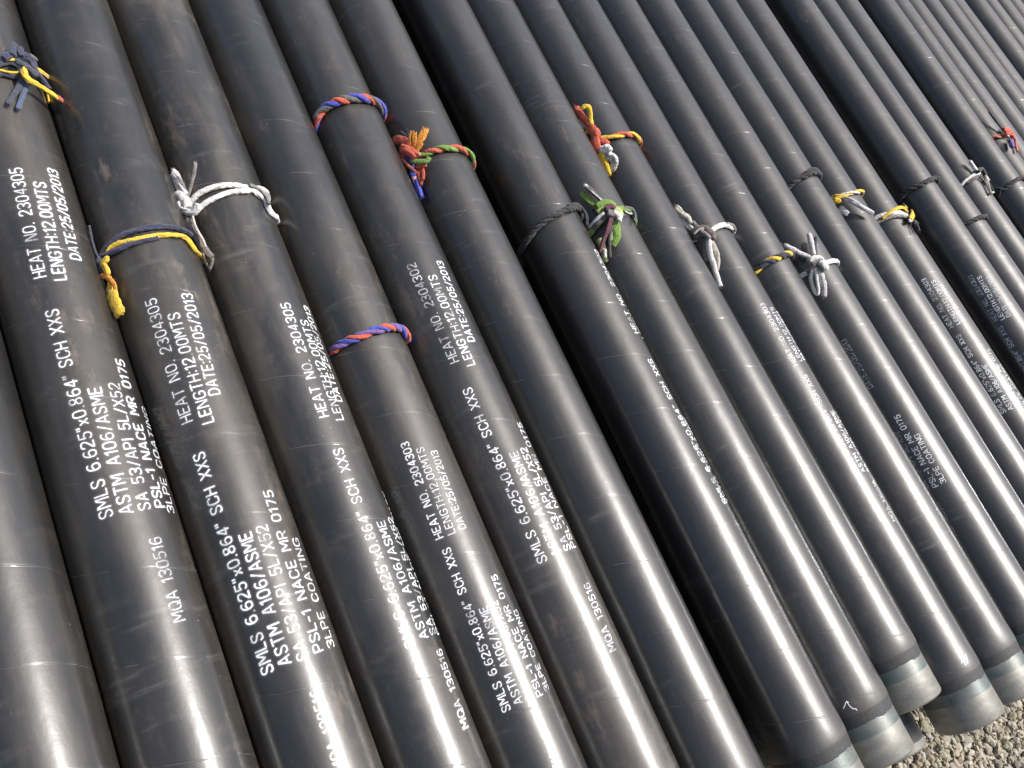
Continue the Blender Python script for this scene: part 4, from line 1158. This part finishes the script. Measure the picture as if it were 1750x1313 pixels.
# ------------------------------------------------------------------ gravel by the pipe ends
gr = random.Random(5)
ico = bmesh.new()
bmesh.ops.create_icosphere(ico, subdivisions=2, radius=1.0)
IV2 = [v.co.copy() for v in ico.verts]
IF2 = [tuple(v.index for v in f.verts) for f in ico.faces]
ico.free()
ico = bmesh.new()
bmesh.ops.create_icosphere(ico, subdivisions=1, radius=1.0)
IV1 = [v.co.copy() for v in ico.verts]
IF1 = [tuple(v.index for v in f.verts) for f in ico.faces]
ico.free()
VAR = []
for hi in (False, True):
    L = []
    for k in range(14):
        planes = []
        for _ in range(9):
            nrm = Vector((gr.gauss(0, 1), gr.gauss(0, 1), gr.gauss(0, 1))).normalized()
            planes.append((nrm, gr.uniform(0.55, 0.85)))
        vv = []
        for v in (IV2 if hi else IV1):
            q = v.copy()
            for nrm, d in planes:                      # broken faces
                t = q.dot(nrm)
                if t > d:
                    q -= nrm * (t - d) * 0.9
            q += q.normalized() * noise.noise(q * 2.2 + Vector((k * 7, 0, 0))) * 0.12
            vv.append(q)
        L.append(vv)
    VAR.append(L)
gv, gf = [], []
def stone(x, y, z, s, hi):
    vv = gr.choice(VAR[1 if hi else 0])
    rot = Matrix.Rotation(gr.uniform(0, 6.28), 3, 'Z') @ Matrix.Rotation(gr.uniform(-.5, .5), 3, 'X') @ Matrix.Rotation(gr.uniform(-.5, .5), 3, 'Y')
    dx, dy, dz = s * gr.uniform(.8, 1.25), s * gr.uniform(.65, 1.0), s * gr.uniform(.5, .8)
    b = len(gv)
    for v in vv:
        q = rot @ Vector((v.x * dx, v.y * dy, v.z * dz))
        gv.append((q.x + x, q.y + y, q.z + z))
    gf.extend(tuple(b + i for i in f) for f in (IF2 if hi else IF1))
x = 0.4
while x < 4.0:
    y = -1.5
    while y < -0.38:
        hi = 1.55 < x < 2.75 and y < -0.52
        if hi or gr.random() < 0.8:
            s = gr.choice((0.006, 0.008, 0.010, 0.0125, 0.015)) * gr.uniform(.85, 1.15)
            if gr.random() < 0.06:
                s *= 1.5
            elif gr.random() < 0.25:
                s *= 0.55
            stone(x + gr.uniform(-.009, .009), y + gr.uniform(-.009, .009), gr.uniform(0.004, 0.016) if s < .013 else gr.uniform(.003, .010), s, hi)
        y += 0.0155 if hi else 0.024
    x += 0.0155 if 1.5 < x < 2.75 else 0.024
gravel = link('gravel', mesh_of('gravel', gv, gf, False), gravel_material())
tag(gravel, 'pale beige crushed stone gravel in front of the pipe ends', 'gravel', kind='stuff')

# dry grass blades between the stones
bv, bf = [], []
for _ in range(420):
    cx, cy = gr.uniform(1.5, 2.9), gr.uniform(-1.2, -0.5)
    if noise.noise(Vector((cx * 3, cy * 3, 4))) < 0.05:
        continue
    for _k in range(3):
        a = gr.uniform(0, 6.28)
        L = gr.uniform(.012, .035)
        w = gr.uniform(.0006, .0013)
        p0 = Vector((cx + gr.uniform(-.01, .01), cy + gr.uniform(-.01, .01), .006))
        d = Vector((math.cos(a), math.sin(a), 0))
        s = Vector((-d.y, d.x, 0)) * w
        p1 = p0 + d * L * .5 + Vector((0, 0, L * .5))
        p2 = p0 + d * L + Vector((0, 0, L * .45))
        b = len(bv)
        bv += [tuple(p0 - s), tuple(p0 + s), tuple(p1 + s * .8), tuple(p1 - s * .8), tuple(p2)]
        bf += [(b, b + 1, b + 2, b + 3), (b + 3, b + 2, b + 4)]
grass = link('dry_grass', mesh_of('dry_grass', bv, bf, False), plain('dry_grass', (0.17, 0.17, 0.055), 0.8, 0, 0.5, 30.0, 0))
tag(grass, 'sparse dry green and straw grass blades among the gravel', 'grass', kind='stuff')
